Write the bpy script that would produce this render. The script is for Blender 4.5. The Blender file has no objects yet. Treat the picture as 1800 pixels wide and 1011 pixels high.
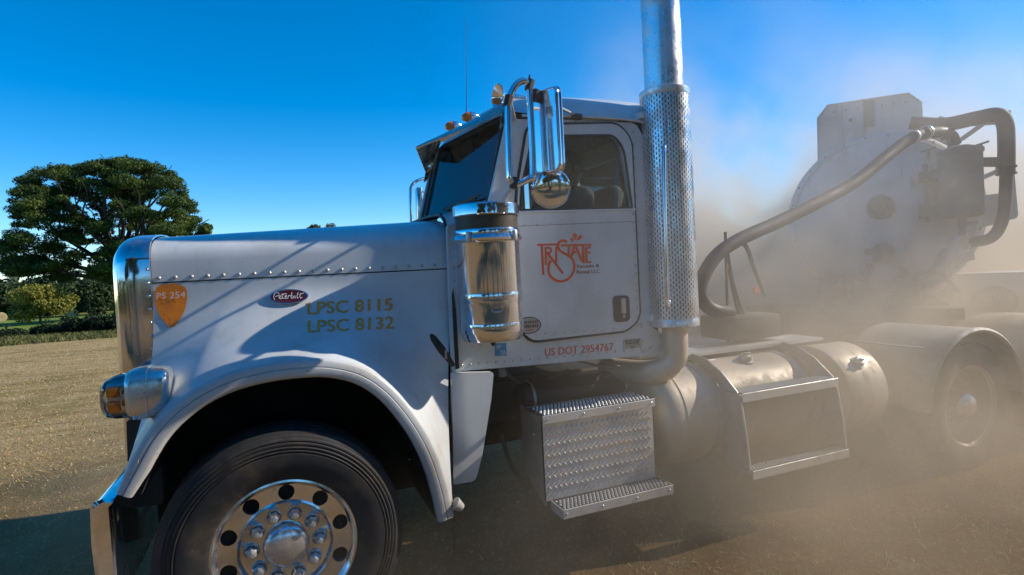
import bpy, bmesh, math, random
import numpy as np
from mathutils import Vector, Matrix
from mathutils.geometry import tessellate_polygon
from mathutils.bvhtree import BVHTree

random.seed(7); rng = np.random.default_rng(7)
SC = bpy.context.scene
COL = SC.collection
R = math.radians

# ------------------------------------------------------------------ camera
F_PX, YAW, PIT, ROL = 1000.3, .38362, -.02771, -.05237
CAM = Vector((.05062, -3.92107, 1.69846))
fw = Vector((math.sin(YAW)*math.cos(PIT), math.cos(YAW)*math.cos(PIT), math.sin(PIT)))
rt0 = Vector((math.cos(YAW), -math.sin(YAW), 0)); up0 = rt0.cross(fw)
rt = rt0*math.cos(ROL) + up0*math.sin(ROL)
up = up0*math.cos(ROL) - rt0*math.sin(ROL)
cd = bpy.data.cameras.new('camera'); cam = bpy.data.objects.new('camera', cd); COL.objects.link(cam)
cd.sensor_width = 36; cd.lens = F_PX/1800*36; cd.clip_end = 3000; cd.clip_start = .05
m = Matrix((rt, up, -fw)).transposed().to_4x4(); m.translation = CAM
cam.matrix_world = m
SC.camera = cam

# ------------------------------------------------------------------ light
SUN_EL, SUN_AZ = R(30.5), R(-8.5)            # azimuth from +X, negative towards the photographer
sdir = Vector((math.cos(SUN_EL)*math.cos(SUN_AZ), math.cos(SUN_EL)*math.sin(SUN_AZ), math.sin(SUN_EL)))
W = bpy.data.worlds.new('World'); SC.world = W; W.use_nodes = True
nt = W.node_tree; nt.nodes.clear()
sky = nt.nodes.new('ShaderNodeTexSky'); sky.sky_type = 'NISHITA'; sky.sun_disc = False
sky.sun_elevation = SUN_EL; sky.sun_rotation = math.atan2(sdir.x, sdir.y)
sky.air_density = 1.0; sky.dust_density = .05; sky.ozone_density = 3.0; sky.altitude = 1500
hs = nt.nodes.new('ShaderNodeHueSaturation'); hs.inputs['Saturation'].default_value = 1.46; hs.inputs['Hue'].default_value = .499
bg = nt.nodes.new('ShaderNodeBackground'); bg.inputs['Strength'].default_value = .15
wo = nt.nodes.new('ShaderNodeOutputWorld')
nt.links.new(sky.outputs[0], hs.inputs['Color']); nt.links.new(hs.outputs[0], bg.inputs[0]); nt.links.new(bg.outputs[0], wo.inputs[0])
sl = bpy.data.lights.new('sun', 'SUN'); sl.energy = 4.6; sl.angle = R(.53); sl.color = (1, .93, .82)
so = bpy.data.objects.new('sun', sl); COL.objects.link(so); so.rotation_euler = sdir.to_track_quat('Z', 'Y').to_euler()
so.location = (6, -4, 8)
SC.view_settings.view_transform = 'Standard'; SC.view_settings.look = 'None'
SC.view_settings.exposure = .40; SC.view_settings.gamma = 1; SC.view_settings.use_curve_mapping = False
SC.cycles.use_denoising = True
SC.cycles.max_bounces = 7; SC.cycles.volume_bounces = 1; SC.cycles.transparent_max_bounces = 12
SC.cycles.volume_max_steps = 96; SC.cycles.volume_step_rate = 1.0
SC.cycles.sample_clamp_indirect = 4

# ------------------------------------------------------------------ pixel of the photograph (1800x1011) -> point on a real plane
def ray(px, py): return fw + rt*((px-900)/F_PX) - up*((py-505.5)/F_PX)
def P(px, py, Y=None, X=None, Z=None):
    d = ray(px, py)
    t = (Y-CAM.y)/d.y if Y is not None else (X-CAM.x)/d.x if X is not None else (Z-CAM.z)/d.z
    return CAM + d*t
def PD(px, py, D): return CAM + ray(px, py)*D
TC = Vector((5.94, .17, 0)); TA = Vector((math.cos(R(32)), math.sin(R(32)), 0)); TB = Vector((-TA.y, TA.x, 0))
def T(px, py, xo=0.):
    d = ray(px, py); return CAM + d*(((TC+TA*xo-CAM).dot(TA))/d.dot(TA))
def TL(a, b, z): return TC + TA*a + TB*b + Vector((0, 0, z))
V = Vector

# ------------------------------------------------------------------ materials
def newmat(name):
    mt = bpy.data.materials.new(name); mt.use_nodes = True
    return mt, mt.node_tree.nodes, mt.node_tree.links, mt.node_tree.nodes['Principled BSDF']
def setp(b, **k):
    names = dict(base='Base Color', rough='Roughness', metal='Metallic', coat='Coat Weight', coatr='Coat Roughness', spec='Specular IOR Level')
    for a, v in k.items():
        if a == 'base': v = (*v, 1)
        b.inputs[names[a]].default_value = v
def noise(N, L, scale, detail=6, rough=.6, vec=None, stretch=None):
    n = N.new('ShaderNodeTexNoise'); n.inputs['Scale'].default_value = scale; n.inputs['Detail'].default_value = detail
    n.inputs['Roughness'].default_value = rough
    tc = N.new('ShaderNodeNewGeometry')
    src = tc.outputs['Position'] if vec is None else vec
    if stretch:
        mp = N.new('ShaderNodeMapping'); mp.inputs['Scale'].default_value = stretch; L.new(src, mp.inputs[0]); src = mp.outputs[0]
    L.new(src, n.inputs['Vector']); return n
def ramp(N, L, src, stops):
    r = N.new('ShaderNodeValToRGB'); e = r.color_ramp.elements
    while len(e) < len(stops): e.new(.5)
    for i, (p, c) in enumerate(stops):
        e[i].position = p; e[i].color = (*c, 1) if len(c) == 3 else c
    L.new(src, r.inputs[0]); return r
def mixc(N, L, fac, a, b):
    m = N.new('ShaderNodeMix'); m.data_type = 'RGBA'
    for s, i in ((fac, 0), (a, 6), (b, 7)):
        if hasattr(s, 'links'): L.new(s, m.inputs[i])
        else: m.inputs[i].default_value = s if i == 0 else (*s, 1)
    return m.outputs[2]
def mth(N, L, op, a, b=None, c=None, clamp=False):
    m = N.new('ShaderNodeMath'); m.operation = op; m.use_clamp = clamp
    for i, s in enumerate((a, b, c)):
        if s is None: continue
        if hasattr(s, 'links'): L.new(s, m.inputs[i])
        else: m.inputs[i].default_value = s
    return m.outputs[0]
def smooth(N, L, src, lo, hi, a=0., b=1.):
    m = N.new('ShaderNodeMapRange'); m.interpolation_type = 'SMOOTHSTEP'
    L.new(src, m.inputs[0])
    for i, s in zip((1, 2, 3, 4), (lo, hi, a, b)): m.inputs[i].default_value = s
    return m.outputs[0]
def bump(N, L, b, src, st, dist=.01):
    n = N.new('ShaderNodeBump'); n.inputs['Strength'].default_value = st; n.inputs['Distance'].default_value = dist
    L.new(src, n.inputs['Height']); L.new(n.outputs[0], b.inputs['Normal'])
DUST = (.33, .26, .185)
def surface(name, base, rough=.4, metal=0., dirt=.3, coat=0., scale=5., low=0., speck=.25, bmp=.03, dust=DUST, var=.12, streak=0., chips=0.):
    """paint / metal with settled road dust: patchy film, small specks, more of it low down (low = metres up to which it is heavy)"""
    mt, N, L, b = newmat(name); setp(b, rough=rough, metal=metal, coat=coat, coatr=.15)
    n1 = noise(N, L, scale, 8, .65); n2 = noise(N, L, 70, 3, .6); n3 = noise(N, L, 1.7, 4, .5)
    f1 = smooth(N, L, n1.outputs[0], .42, .75, 0, dirt)
    f2 = smooth(N, L, n2.outputs[0], .66, .74, 0, speck)
    f = mth(N, L, 'ADD', f1, f2, clamp=True)
    if low > 0:
        g = N.new('ShaderNodeNewGeometry'); s = N.new('ShaderNodeSeparateXYZ'); L.new(g.outputs['Position'], s.inputs[0])
        f3 = smooth(N, L, s.outputs[2], low*.35, low, .55, 0)
        f3 = mth(N, L, 'MULTIPLY', f3, smooth(N, L, n1.outputs[0], .3, .62, .45, 1.))
        f = mth(N, L, 'ADD', f, f3, clamp=True)
    if streak:
        n5 = noise(N, L, 1., 6, .6, stretch=(16, 16, .9)); n6 = noise(N, L, 1.1, 3, .5)
        f = mth(N, L, 'ADD', f, mth(N, L, 'MULTIPLY', smooth(N, L, n5.outputs[0], .52, .72, 0, streak), smooth(N, L, n6.outputs[0], .4, .6, .15, 1.)), clamp=True)
    vb = mixc(N, L, smooth(N, L, n3.outputs[0], .35, .65), tuple(c*(1-var) for c in base), tuple(min(1, c*(1+var)) for c in base))
    cc = mixc(N, L, f, vb, dust)
    if chips:
        n7 = noise(N, L, 26, 7, .75, stretch=(1, 1, 2.2)); n8 = noise(N, L, 2.2, 2, .5)
        cc = mixc(N, L, mth(N, L, 'MULTIPLY', smooth(N, L, n7.outputs[0], .60, .66, 0, chips), smooth(N, L, n8.outputs[0], .46, .60)), cc, (.035, .032, .03))
    L.new(cc, b.inputs['Base Color'])
    L.new(mth(N, L, 'ADD', mth(N, L, 'MULTIPLY', f, .55), smooth(N, L, n1.outputs[0], .3, .7, rough*.85, rough*1.2), clamp=True), b.inputs['Roughness'])
    if metal > 0: L.new(mth(N, L, 'MULTIPLY', mth(N, L, 'SUBTRACT', 1., f), metal), b.inputs['Metallic'])
    if bmp: bump(N, L, b, noise(N, L, 9 if metal else 3, 3, .5).outputs[0], bmp, .02)
    return mt
M = {}
M['white'] = surface('white_truck_paint', (.62, .645, .65), .33, 0, .26, .28, 2.2, 1.35, .4, .035, streak=.22)
M['white_dusty'] = surface('white_dusty_paint', (.58, .58, .57), .45, 0, .5, .1, 4, 1.2, .5, .04, chips=.85)
M['white_tan'] = surface('dust_coated_paint', (.50, .44, .36), .55, 0, .8, 0, 3, 1.6, .5, .05, chips=.3, streak=.4)
M['tank_white'] = surface('dusty_tank_paint', (.54, .53, .55), .5, 0, .5, 0, 1.6, 1.9, .5, .03, streak=.5, chips=.5)
M['chrome'] = surface('chrome', (.78, .78, .81), .07, 1, .14, 0, 6, .75, .3, .012, streak=.10)
M['chrome_wheel'] = surface('polished_wheel_aluminium', (.72, .72, .76), .13, 1, .24, 0, 7, 0, .3, .05)
M['steel'] = surface('brushed_steel', (.58, .54, .48), .38, .75, .35, 0, 7, .8, .4, .03)
M['tank_alu'] = surface('dusty_polished_tank', (.62, .53, .41), .36, .38, .8, 0, 2.2, 1.25, .5, .04, dust=(.50, .40, .28), streak=.5)
M['pod'] = surface('dull_chrome', (.72, .71, .69), .2, .85, .3, 0, 6, 0, .12, .03)
M['tread'] = surface('tread_plate_aluminium', (.72, .70, .67), .38, .55, .35, 0, 6, .7, .35, .04)
M['stack'] = surface('stack_chrome', (.72, .73, .75), .26, .9, .40, 0, 9, 0, .6, .08)
M['visor'] = surface('visor_steel', (.50, .46, .40), .20, 1, .35, 0, 8, 0, .3, .25)
M['dark'] = surface('black_chassis', (.016, .015, .015), .6, 0, .25, 0, 6, .9, .3, .03, dust=(.12, .09, .06))
M['black'] = surface('black_plastic', (.012, .012, .013), .45, 0, .12, 0, 8, 0, .2, 0, dust=(.1, .08, .06))
M['dark_grey'] = surface('dusty_grey_steel', (.12, .115, .11), .6, 0, .55, 0, 6, 0, .5, .05)
M['hose'] = surface('black_rubber_hose', (.028, .027, .027), .6, 0, .4, 0, 6, 0, .4, .08, dust=(.16, .13, .10))
M['rubber'] = surface('tyre_rubber', (.017, .016, .016), .75, 0, .7, 0, 5, 0, .35, .06, dust=(.13, .092, .060))
M['rubber_dusty'] = surface('dusty_tyre_rubber', (.05, .045, .04), .85, 0, .8, 0, 5, .8, .5, .06, dust=(.24, .19, .14))
M['frame_dusty'] = surface('dusty_chassis', (.07, .06, .05), .8, 0, .8, 0, 3, 0, .5, .05, dust=(.2, .16, .11))
M['hub'] = surface('dusty_wheel_steel', (.54, .48, .40), .34, .6, .6, 0, 4, 0, .4, .04)
M['seat'] = surface('seat_cloth', (.03, .028, .027), .9, 0, .2, 0, 9, 0, 0, 0)
M['liner'] = surface('wheel_well_liner', (.010, .009, .008), .9, 0, .4, 0, 5, 0, .3, .1, dust=(.04, .03, .02))
def flat(name, col, rough=.5, metal=0., emis=None):
    mt, N, L, b = newmat(name); setp(b, rough=rough, metal=metal)
    n = noise(N, L, 25, 5, .6)
    L.new(mixc(N, L, smooth(N, L, n.outputs[0], .3, .75), col, tuple(c*.72+.02 for c in col)), b.inputs['Base Color'])
    return mt
M['orange'] = flat('orange_vinyl', (.88, .24, .006), .4)
M['amber_text'] = flat('amber_vinyl', (.95, .38, .012), .45)
M['logo'] = flat('logo_vinyl', (.88, .11, .006), .4)
M['logo_dark'] = flat('dark_red_vinyl', (.35, .08, .06), .4)
M['red'] = flat('red_vinyl', (.72, .09, .025), .45)
M['pale'] = flat('pale_lettering', (.75, .74, .70), .45)
M['maroon'] = flat('maroon_enamel', (.09, .006, .010), .25)
M['blue'] = flat('blue_sticker', (.04, .28, .52), .4)
M['ink'] = flat('black_ink', (.02, .02, .025), .5)
M['amber'] = flat('amber_lens', (.95, .22, .008), .15)
M['silver'] = flat('silver_plate', (.45, .45, .45), .35, .7)
M['skin'] = flat('skin', (.30, .15, .10), .5)
M['shirt'] = flat('dark_shirt', (.03, .035, .05), .9)
M['hair'] = flat('dark_hair', (.012, .01, .009), .8)
M['perf'] = surface('dark_wire_mesh', (.10, .085, .06), .5, .6, .4, 0, 20, 0, .5, 0)
M['lens'] = newmat('clear_lamp_lens')[0]
def glassmat(name, tint, minr=.06):
    mt, N, L, b = newmat(name); N.remove(b)
    o = N['Material Output']; tr = N.new('ShaderNodeBsdfTransparent'); tr.inputs[0].default_value = (*tint, 1)
    gl = N.new('ShaderNodeBsdfGlossy'); gl.inputs['Roughness'].default_value = .015; gl.inputs[0].default_value = (.95, .97, 1, 1)
    df = N.new('ShaderNodeBsdfDiffuse'); df.inputs[0].default_value = (.3, .25, .19, 1)
    fr = N.new('ShaderNodeFresnel'); fr.inputs[0].default_value = 1.52
    mx = N.new('ShaderNodeMixShader'); mx2 = N.new('ShaderNodeMixShader')
    L.new(mth(N, L, 'ADD', fr.outputs[0], minr, clamp=True), mx.inputs[0]); L.new(tr.outputs[0], mx.inputs[1]); L.new(gl.outputs[0], mx.inputs[2])
    n = noise(N, L, 14, 8, .7)
    L.new(smooth(N, L, n.outputs[0], .5, .8, .0, .03), mx2.inputs[0]); L.new(mx.outputs[0], mx2.inputs[1]); L.new(df.outputs[0], mx2.inputs[2])
    L.new(mx2.outputs[0], o.inputs[0]); return mt
M['glass'] = glassmat('tinted_window_glass', (.90, .96, .95), .0)
M['lens'] = glassmat('clear_lamp_lens_glass', (.92, .92, .92), .0)

def leafmat(name, c1, c2, c3, scale=.6):
    mt, N, L, b = newmat(name); setp(b, rough=.65, spec=.25)
    n = noise(N, L, scale, 4, .6); n2 = noise(N, L, scale*9, 2, .5)
    r = ramp(N, L, mth(N, L, 'ADD', mth(N, L, 'MULTIPLY', n.outputs[0], .6), mth(N, L, 'MULTIPLY', n2.outputs[0], .4)), [(.35, c1), (.5, c2), (.65, c3)])
    L.new(r.outputs[0], b.inputs['Base Color'])
    tl = N.new('ShaderNodeBsdfTranslucent'); L.new(r.outputs[0], tl.inputs[0]); mx = N.new('ShaderNodeMixShader'); mx.inputs[0].default_value = .25
    L.new(b.outputs[0], mx.inputs[1]); L.new(tl.outputs[0], mx.inputs[2]); L.new(mx.outputs[0], N['Material Output'].inputs[0])
    return mt
M['leaf_dark'] = leafmat('cypress_foliage', (.022, .042, .008), (.055, .088, .014), (.13, .16, .027))
M['leaf_mid'] = leafmat('broadleaf_foliage', (.022, .040, .014), (.04, .065, .02), (.06, .085, .028))
M['leaf_yellow'] = leafmat('yellowing_foliage', (.12, .13, .02), (.22, .21, .035), (.30, .26, .05), 1.2)
M['leaf_hedge'] = leafmat('hedge_foliage', (.008, .018, .006), (.014, .03, .009), (.03, .05, .015), 1.5)
M['leaf_brown'] = leafmat('brownish_foliage', (.06, .05, .02), (.10, .09, .03), (.14, .11, .045))
M['straw'] = leafmat('dry_grass_blades', (.34, .22, .09), (.54, .38, .17), (.68, .51, .26), 2.5)
M['weed'] = leafmat('weedy_grass', (.07, .08, .02), (.13, .13, .035), (.22, .19, .07), 1.)
M['bark'] = surface('bark', (.035, .027, .02), .9, 0, .3, 0, 6, 0, 0, .3, dust=(.09, .07, .05))
M['hay'] = surface('hay', (.40, .30, .15), .9, 0, .3, 0, 8, 0, 0, .3)

# ------------------------------------------------------------------ mesh building
WL = {}
class MB:
    def __init__(s): s.v = []; s.f = []; s.i = []
    def add(s, vs, fs):
        n = len(s.v); s.i.append(n); s.v += [V(p) for p in vs]; s.f += [tuple(i+n for i in q) for q in fs]; return s
    def bm(s, b):
        b.verts.index_update(); s.add([v.co.copy() for v in b.verts], [[v.index for v in f.verts] for f in b.faces]); b.free(); return s
    def box(s, c, sz, rot=None, bev=0., seg=2):
        b = bmesh.new(); bmesh.ops.create_cube(b, size=1)
        for v in b.verts: v.co = V((v.co.x*sz[0], v.co.y*sz[1], v.co.z*sz[2]))
        if bev: bmesh.ops.bevel(b, geom=b.edges[:], offset=bev, segments=seg, profile=.5, affect='EDGES')
        for v in b.verts: v.co = (rot @ v.co if rot else v.co) + V(c)
        return s.bm(b)
    def grid(s, rows, cu=False, cv=False):
        n = len(rows[0]); m = len(rows); fs = []
        for i in range(m if cu else m-1):
            for j in range(n if cv else n-1):
                a = i; b = (i+1) % m; c = j; d = (j+1) % n
                fs.append((a*n+c, a*n+d, b*n+d, b*n+c))
        return s.add([p for r in rows for p in r], fs)
    def tube(s, pts, r, seg=10, caps=True):
        pts = [V(p) for p in pts]; n = len(pts); rr = r if isinstance(r, (list, tuple)) else [r]*n
        t0 = (pts[1]-pts[0]).normalized(); nn = t0.orthogonal().normalized(); rows = []
        for i, p in enumerate(pts):
            t = ((pts[min(i+1, n-1)]-p).normalized()+(p-pts[max(i-1, 0)]).normalized())
            if t.length < 1e-6: t = t0
            t.normalize(); nn = (nn - t*nn.dot(t)).normalized(); bb = t.cross(nn)
            rows.append([p + (nn*math.cos(a)+bb*math.sin(a))*rr[i] for a in [k*2*math.pi/seg for k in range(seg)]])
        s.grid(rows, cv=True)
        if caps:
            k = len(s.v); s.f.append(tuple(range(k-seg, k))); s.f.append(tuple(reversed(range(k-n*seg, k-n*seg+seg))))
        return s
    def lathe(s, prof, O, ax, seg=32, ref=None, close=False):
        ax = V(ax).normalized(); u = (V(ref) if ref else ax.orthogonal()); u = (u-ax*u.dot(ax)).normalized(); w = ax.cross(u); O = V(O)
        rows = [[O + ax*h + (u*math.cos(a)+w*math.sin(a))*r for a in [k*2*math.pi/seg for k in range(seg)]] for r, h in prof]
        s.grid(rows, cv=True, cu=close); return s
    def plate(s, outer, th, holes=()):
        """polygon (3-D, planar) with holes, thickened by the vector th"""
        loops = [[V(p) for p in outer]] + [[V(p) for p in h] for h in holes]; th = V(th)
        tri = tessellate_polygon(loops); vs = [p for l in loops for p in l]; n = len(vs)
        fs = [tuple(t) for t in tri] + [tuple(i+n for i in reversed(t)) for t in tri]; k = 0
        for l in loops:
            m = len(l)
            for i in range(m): a = k+i; b = k+(i+1) % m; fs.append((a, b, b+n, a+n))
            k += m
        return s.add(vs + [p+th for p in vs], fs)
    def dome(s, c, nrm, r, h=None, seg=8, rings=3):
        h = r if h is None else h
        return s.lathe([(r*math.cos(a)+1e-5, h*math.sin(a)) for a in [i*math.pi/2/rings for i in range(rings+1)]], c, nrm, seg)
    def each(s, name, mat, parent=None, **k):
        """one object per primitive"""
        out = []; st = s.i+[len(s.v)]
        for a, b in zip(st, st[1:]):
            q = MB(); q.v = s.v[a:b]; q.f = [tuple(i-a for i in f) for f in s.f if a <= f[0] < b]; out.append(q.build(name, mat, parent, **k))
        return out
    def build(s, name, mat, parent=None, kind=None, label=None, angle=35, recalc=True, origin=None):
        me = bpy.data.meshes.new(name)
        A = np.array([tuple(p) for p in s.v]); c = V(((A.min(0)+A.max(0))/2).tolist()) if origin is None else V(origin)
        me.from_pydata([tuple(p-c) for p in s.v], [], s.f); me.validate()
        if recalc:
            b = bmesh.new(); b.from_mesh(me); bmesh.ops.recalc_face_normals(b, faces=b.faces); b.to_mesh(me); b.free()
        if angle: me.shade_smooth(); me.set_sharp_from_angle(angle=R(angle))
        me.materials.append(M[mat] if isinstance(mat, str) else mat)
        o = bpy.data.objects.new(name, me); COL.objects.link(o); WL[o.name] = c
        if parent: o.parent = parent; o.location = c-WL[parent.name]
        else: o.location = c
        if kind: o['kind'] = kind
        if label: o['label'] = label
        return o
def tag(o, label, cat, group=None, kind=None):
    o['label'] = label; o['category'] = cat
    if group: o['group'] = group
    if kind: o['kind'] = kind
    return o
def empty(name, loc, label, cat, group=None):
    o = bpy.data.objects.new(name, None); COL.objects.link(o); o.location = loc; WL[o.name] = V(loc); return tag(o, label, cat, group)
def copy_tree(o, parent=None):
    c = o.copy(); COL.objects.link(c); WL[c.name] = WL[o.name].copy()
    if parent: c.parent = parent
    for ch in list(o.children): copy_tree(ch, c)
    return c
def spline(pts, n=8):
    pts = [V(p) for p in pts]; out = []
    q = [pts[0]*2-pts[1]] + pts + [pts[-1]*2-pts[-2]]
    for i in range(1, len(q)-2):
        for k in range(n):
            t = k/n; a, b, c, d = q[i-1:i+3]
            out.append(.5*((2*b)+(c-a)*t+(2*a-5*b+4*c-d)*t*t+(3*b-a-3*c+d)*t**3))
    out.append(pts[-1]); return out
def interp(xs, ys, x): return float(np.interp(x, xs, ys))
def rounded(pts, r, n=5):
    """round the corners of a closed loop of points"""
    out = []; m = len(pts)
    for i in range(m):
        p = V(pts[i]); a = V(pts[i-1])-p; b = V(pts[(i+1) % m])-p
        rr = r[i] if isinstance(r, (list, tuple)) else r
        if rr <= 0: out.append(p); continue
        rr = min(rr, a.length*.48, b.length*.48); a.normalize(); b.normalize()
        A = p+a*rr; B = p+b*rr
        for k in range(n+1):
            t = k/n; out.append(A*(1-t)**2 + p*2*t*(1-t) + B*t*t)
    return out

# ------------------------------------------------------------------ lettering and flat marks
def text2d(txt, shear=0., sp=1.):
    c = bpy.data.curves.new('t', 'FONT'); c.body = txt; c.size = 1; c.resolution_u = 3; c.shear = shear; c.space_character = sp
    o = bpy.data.objects.new('t', c); COL.objects.link(o); dg = bpy.context.evaluated_depsgraph_get(); dg.update()
    me = bpy.data.meshes.new_from_object(o.evaluated_get(dg)); v = np.array([tuple(p.co)[:2] for p in me.vertices]); f = [tuple(p.vertices) for p in me.polygons]
    bpy.data.objects.remove(o); bpy.data.curves.remove(c); bpy.data.meshes.remove(me)
    v[:, 0] -= v[:, 0].min(); return v, f
def lettering(txt, a, b, h, mapf, name, mat, parent, shear=0., label=None, bold=0., sp=1.):
    """text whose baseline runs from pixel a to pixel b, cap height h pixels, laid on a surface by mapf(px, py)"""
    v, f = text2d(txt, shear, sp); w = v[:, 0].max(); cap = .69
    a = np.array(a, float); b = np.array(b, float); d = (b-a)/w; u = np.array([(d[1])*0.0, -1.])
    mb = MB()
    for dx in ([0.] if not bold else [-bold, bold]):
        pts = [mapf(*(a + d*p[0] + u*p[1]/cap*h + np.array([dx, 0])), ) for p in v]
        mb.add([p + V((0, -.0006, 0)) * (dx > 0) for p in pts], f)
    return mb.build(name, mat, parent, label=label, angle=0, recalc=False)
def strokes(lines, w, mapf, name, mat, parent, label=None):
    """brush strokes given as pixel polylines with pixel widths"""
    mb = MB()
    for q, ln in enumerate(lines):
        pts, ww = (ln if isinstance(ln, tuple) else (ln, w))
        p = np.array(pts, float); n = len(p); rows = []
        for i in range(n):
            t = p[min(i+1, n-1)]-p[max(i-1, 0)]; t = t/np.linalg.norm(t); nn = np.array([-t[1], t[0]])*ww/2
            off = V((0, -.0004*(q % 5), 0))
            rows.append([mapf(*(p[i]-nn))+off, mapf(*(p[i]+nn))+off])
        mb.grid(rows)
    return mb.build(name, mat, parent, label=label, angle=0, recalc=False)
def onY(Y): return lambda px, py: P(px, py, Y=Y)
def oval_px(cx, cy, rx, ry, n=32, rot=-.06):
    return [(cx+rx*math.cos(a)*math.cos(rot)-ry*math.sin(a)*math.sin(rot), cy+rx*math.cos(a)*math.sin(rot)+ry*math.sin(a)*math.cos(rot)) for a in [k*2*math.pi/n for k in range(n)]]

# ================================================================== THE SETTING
def ground_z(y): return -.0166*max(0, y-8) - .00002*max(0, y-8)**2*0
def sheet(name, xs, ys, mat, dz=0., kind='structure'):
    mb = MB(); mb.grid([[V((x, y, ground_z(y)+dz)) for x in xs] for y in ys])
    return mb.build(name, mat, None, kind, angle=60)
xs = sorted(set([-700, -300, -150, -80] + list(range(-60, 61, 6)) + [80, 150, 300, 700])); ys = sorted(set([-500, -200, -80, -30] + list(range(-12, 60, 4)) + [80, 120, 200, 400, 800]))
# dry mown field
mt, N, L, b = newmat('dry_mown_field'); setp(b, rough=.95, spec=.1)
g = N.new('ShaderNodeNewGeometry'); sp = N.new('ShaderNodeSeparateXYZ'); L.new(g.outputs['Position'], sp.inputs[0])
n1 = noise(N, L, .35, 8, .7); n2 = noise(N, L, 6, 8, .75); n3 = noise(N, L, 1.2, 6, .6, stretch=(.35, 2.2, 1)); n4 = noise(N, L, 60, 4, .8)
dry = ramp(N, L, n3.outputs[0], [(.3, (.33, .23, .105)), (.5, (.52, .39, .19)), (.7, (.66, .52, .28))]).outputs[0]
dry2 = mixc(N, L, smooth(N, L, n4.outputs[0], .35, .7), dry, (.26, .175, .07))
grn = mixc(N, L, smooth(N, L, n1.outputs[0], .48, .62, 0, .6), dry2, (.19, .15, .04))
dirt = mixc(N, L, smooth(N, L, n2.outputs[0], .35, .65), (.15, .075, .026), (.27, .155, .062))
near = smooth(N, L, sp.outputs[1], -1.2, 5.5, 1., 0.)
n9 = noise(N, L, 1., 5, .6, stretch=(.12, 2.6, 1)); near = mth(N, L, 'ADD', near, mth(N, L, 'MULTIPLY', smooth(N, L, n9.outputs[0], .55, .68), smooth(N, L, sp.outputs[1], 4, 14, .6, .0)), clamp=True)
near = mth(N, L, 'MULTIPLY', near, smooth(N, L, n2.outputs[0], .35, .6, .35, 1.))
c1 = mixc(N, L, near, grn, dirt)
verge = mth(N, L, 'MULTIPLY', smooth(N, L, mth(N, L, 'ADD', sp.outputs[1], mth(N, L, 'MULTIPLY', n2.outputs[0], 5.)), 27, 32), smooth(N, L, n3.outputs[0], .3, .5, .5, 1.))
c2 = mixc(N, L, verge, c1, (.15, .15, .03))
L.new(c2, b.inputs['Base Color']); bump(N, L, b, mth(N, L, 'ADD', n4.outputs[0], mth(N, L, 'MULTIPLY', n2.outputs[0], 2.)), .9, .03)
sheet('ground', xs, ys, mt)
mt, N, L, b = newmat('green_meadow'); setp(b, rough=.95, spec=.1)
n1 = noise(N, L, .08, 6, .6); n2 = noise(N, L, 3, 6, .7)
L.new(mixc(N, L, smooth(N, L, n2.outputs[0], .3, .7, 0, .5), ramp(N, L, n1.outputs[0], [(.35, (.15, .22, .035)), (.65, (.24, .29, .05))]).outputs[0], (.07, .11, .02)), b.inputs['Base Color'])
bump(N, L, b, n2.outputs[0], .8, .1)
sheet('meadow', [-300, -150, -80, -40, 0, 40, 80, 150], [38.5, 50, 70, 90, 112], mt, .03)

def leaves(name, clumps, n, size, mat, parent, up_bias=.35, kind=None, seed=1, flat=1.):
    """clumps: (centre, rx, rz, weight). n small rhombic leaves spread through them"""
    g = np.random.default_rng(seed)
    C = np.array([tuple(c[0]) for c in clumps]); rx = np.array([c[1] for c in clumps]); rz = np.array([c[2] for c in clumps])
    w = np.array([c[3] if len(c) > 3 else rx[i]**2*rz[i]**.5 for i, c in enumerate(clumps)]); idx = g.choice(len(clumps), n, p=w/w.sum())
    d = g.normal(size=(n, 3)); d /= np.linalg.norm(d, axis=1)[:, None]; r = g.uniform(.25, 1.05, n)**.5
    pos = C[idx] + d*r[:, None]*np.stack([rx[idx], rx[idx], rz[idx]], 1)
    nrm = d*np.array([.6, .6, .6]) + g.normal(size=(n, 3))*.55 + np.array([0, 0, up_bias]); nrm /= np.linalg.norm(nrm, axis=1)[:, None]
    t = np.cross(nrm, g.normal(size=(n, 3))); t /= np.linalg.norm(t, axis=1)[:, None]; bt = np.cross(nrm, t)
    s = size*g.uniform(.5, 1.4, n)[:, None]
    vs = np.stack([pos-t*s, pos-bt*s*.45*flat, pos+t*s, pos+bt*s*.45*flat], 1).reshape(-1, 3)
    me = bpy.data.meshes.new(name); c = np.array(vs.mean(0)); me.vertices.add(4*n); me.vertices.foreach_set('co', (vs-c).ravel())
    me.loops.add(4*n); me.loops.foreach_set('vertex_index', np.arange(4*n)); me.polygons.add(n)
    me.polygons.foreach_set('loop_start', np.arange(0, 4*n, 4)); me.update(calc_edges=True); me.materials.append(M[mat])
    o = bpy.data.objects.new(name, me); COL.objects.link(o); c = V(c.tolist()); WL[o.name] = c
    if parent: o.parent = parent; o.location = c-WL[parent.name]
    else: o.location = c
    if kind: o['kind'] = kind
    return o
def limb(mb, a, b, r0, r1, sag=.1, seed=0):
    rd = random.Random(seed); a = V(a); b = V(b); L_ = (b-a).length
    mid = [a.lerp(b, t)+V((rd.uniform(-1, 1), rd.uniform(-1, 1), rd.uniform(-.3, 1)))*L_*.07 for t in (.35, .7)]
    pts = spline([a]+mid+[b], 4); n = len(pts); mb.tube(pts, [r0+(r1-r0)*i/(n-1) for i in range(n)], 6)

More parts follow.
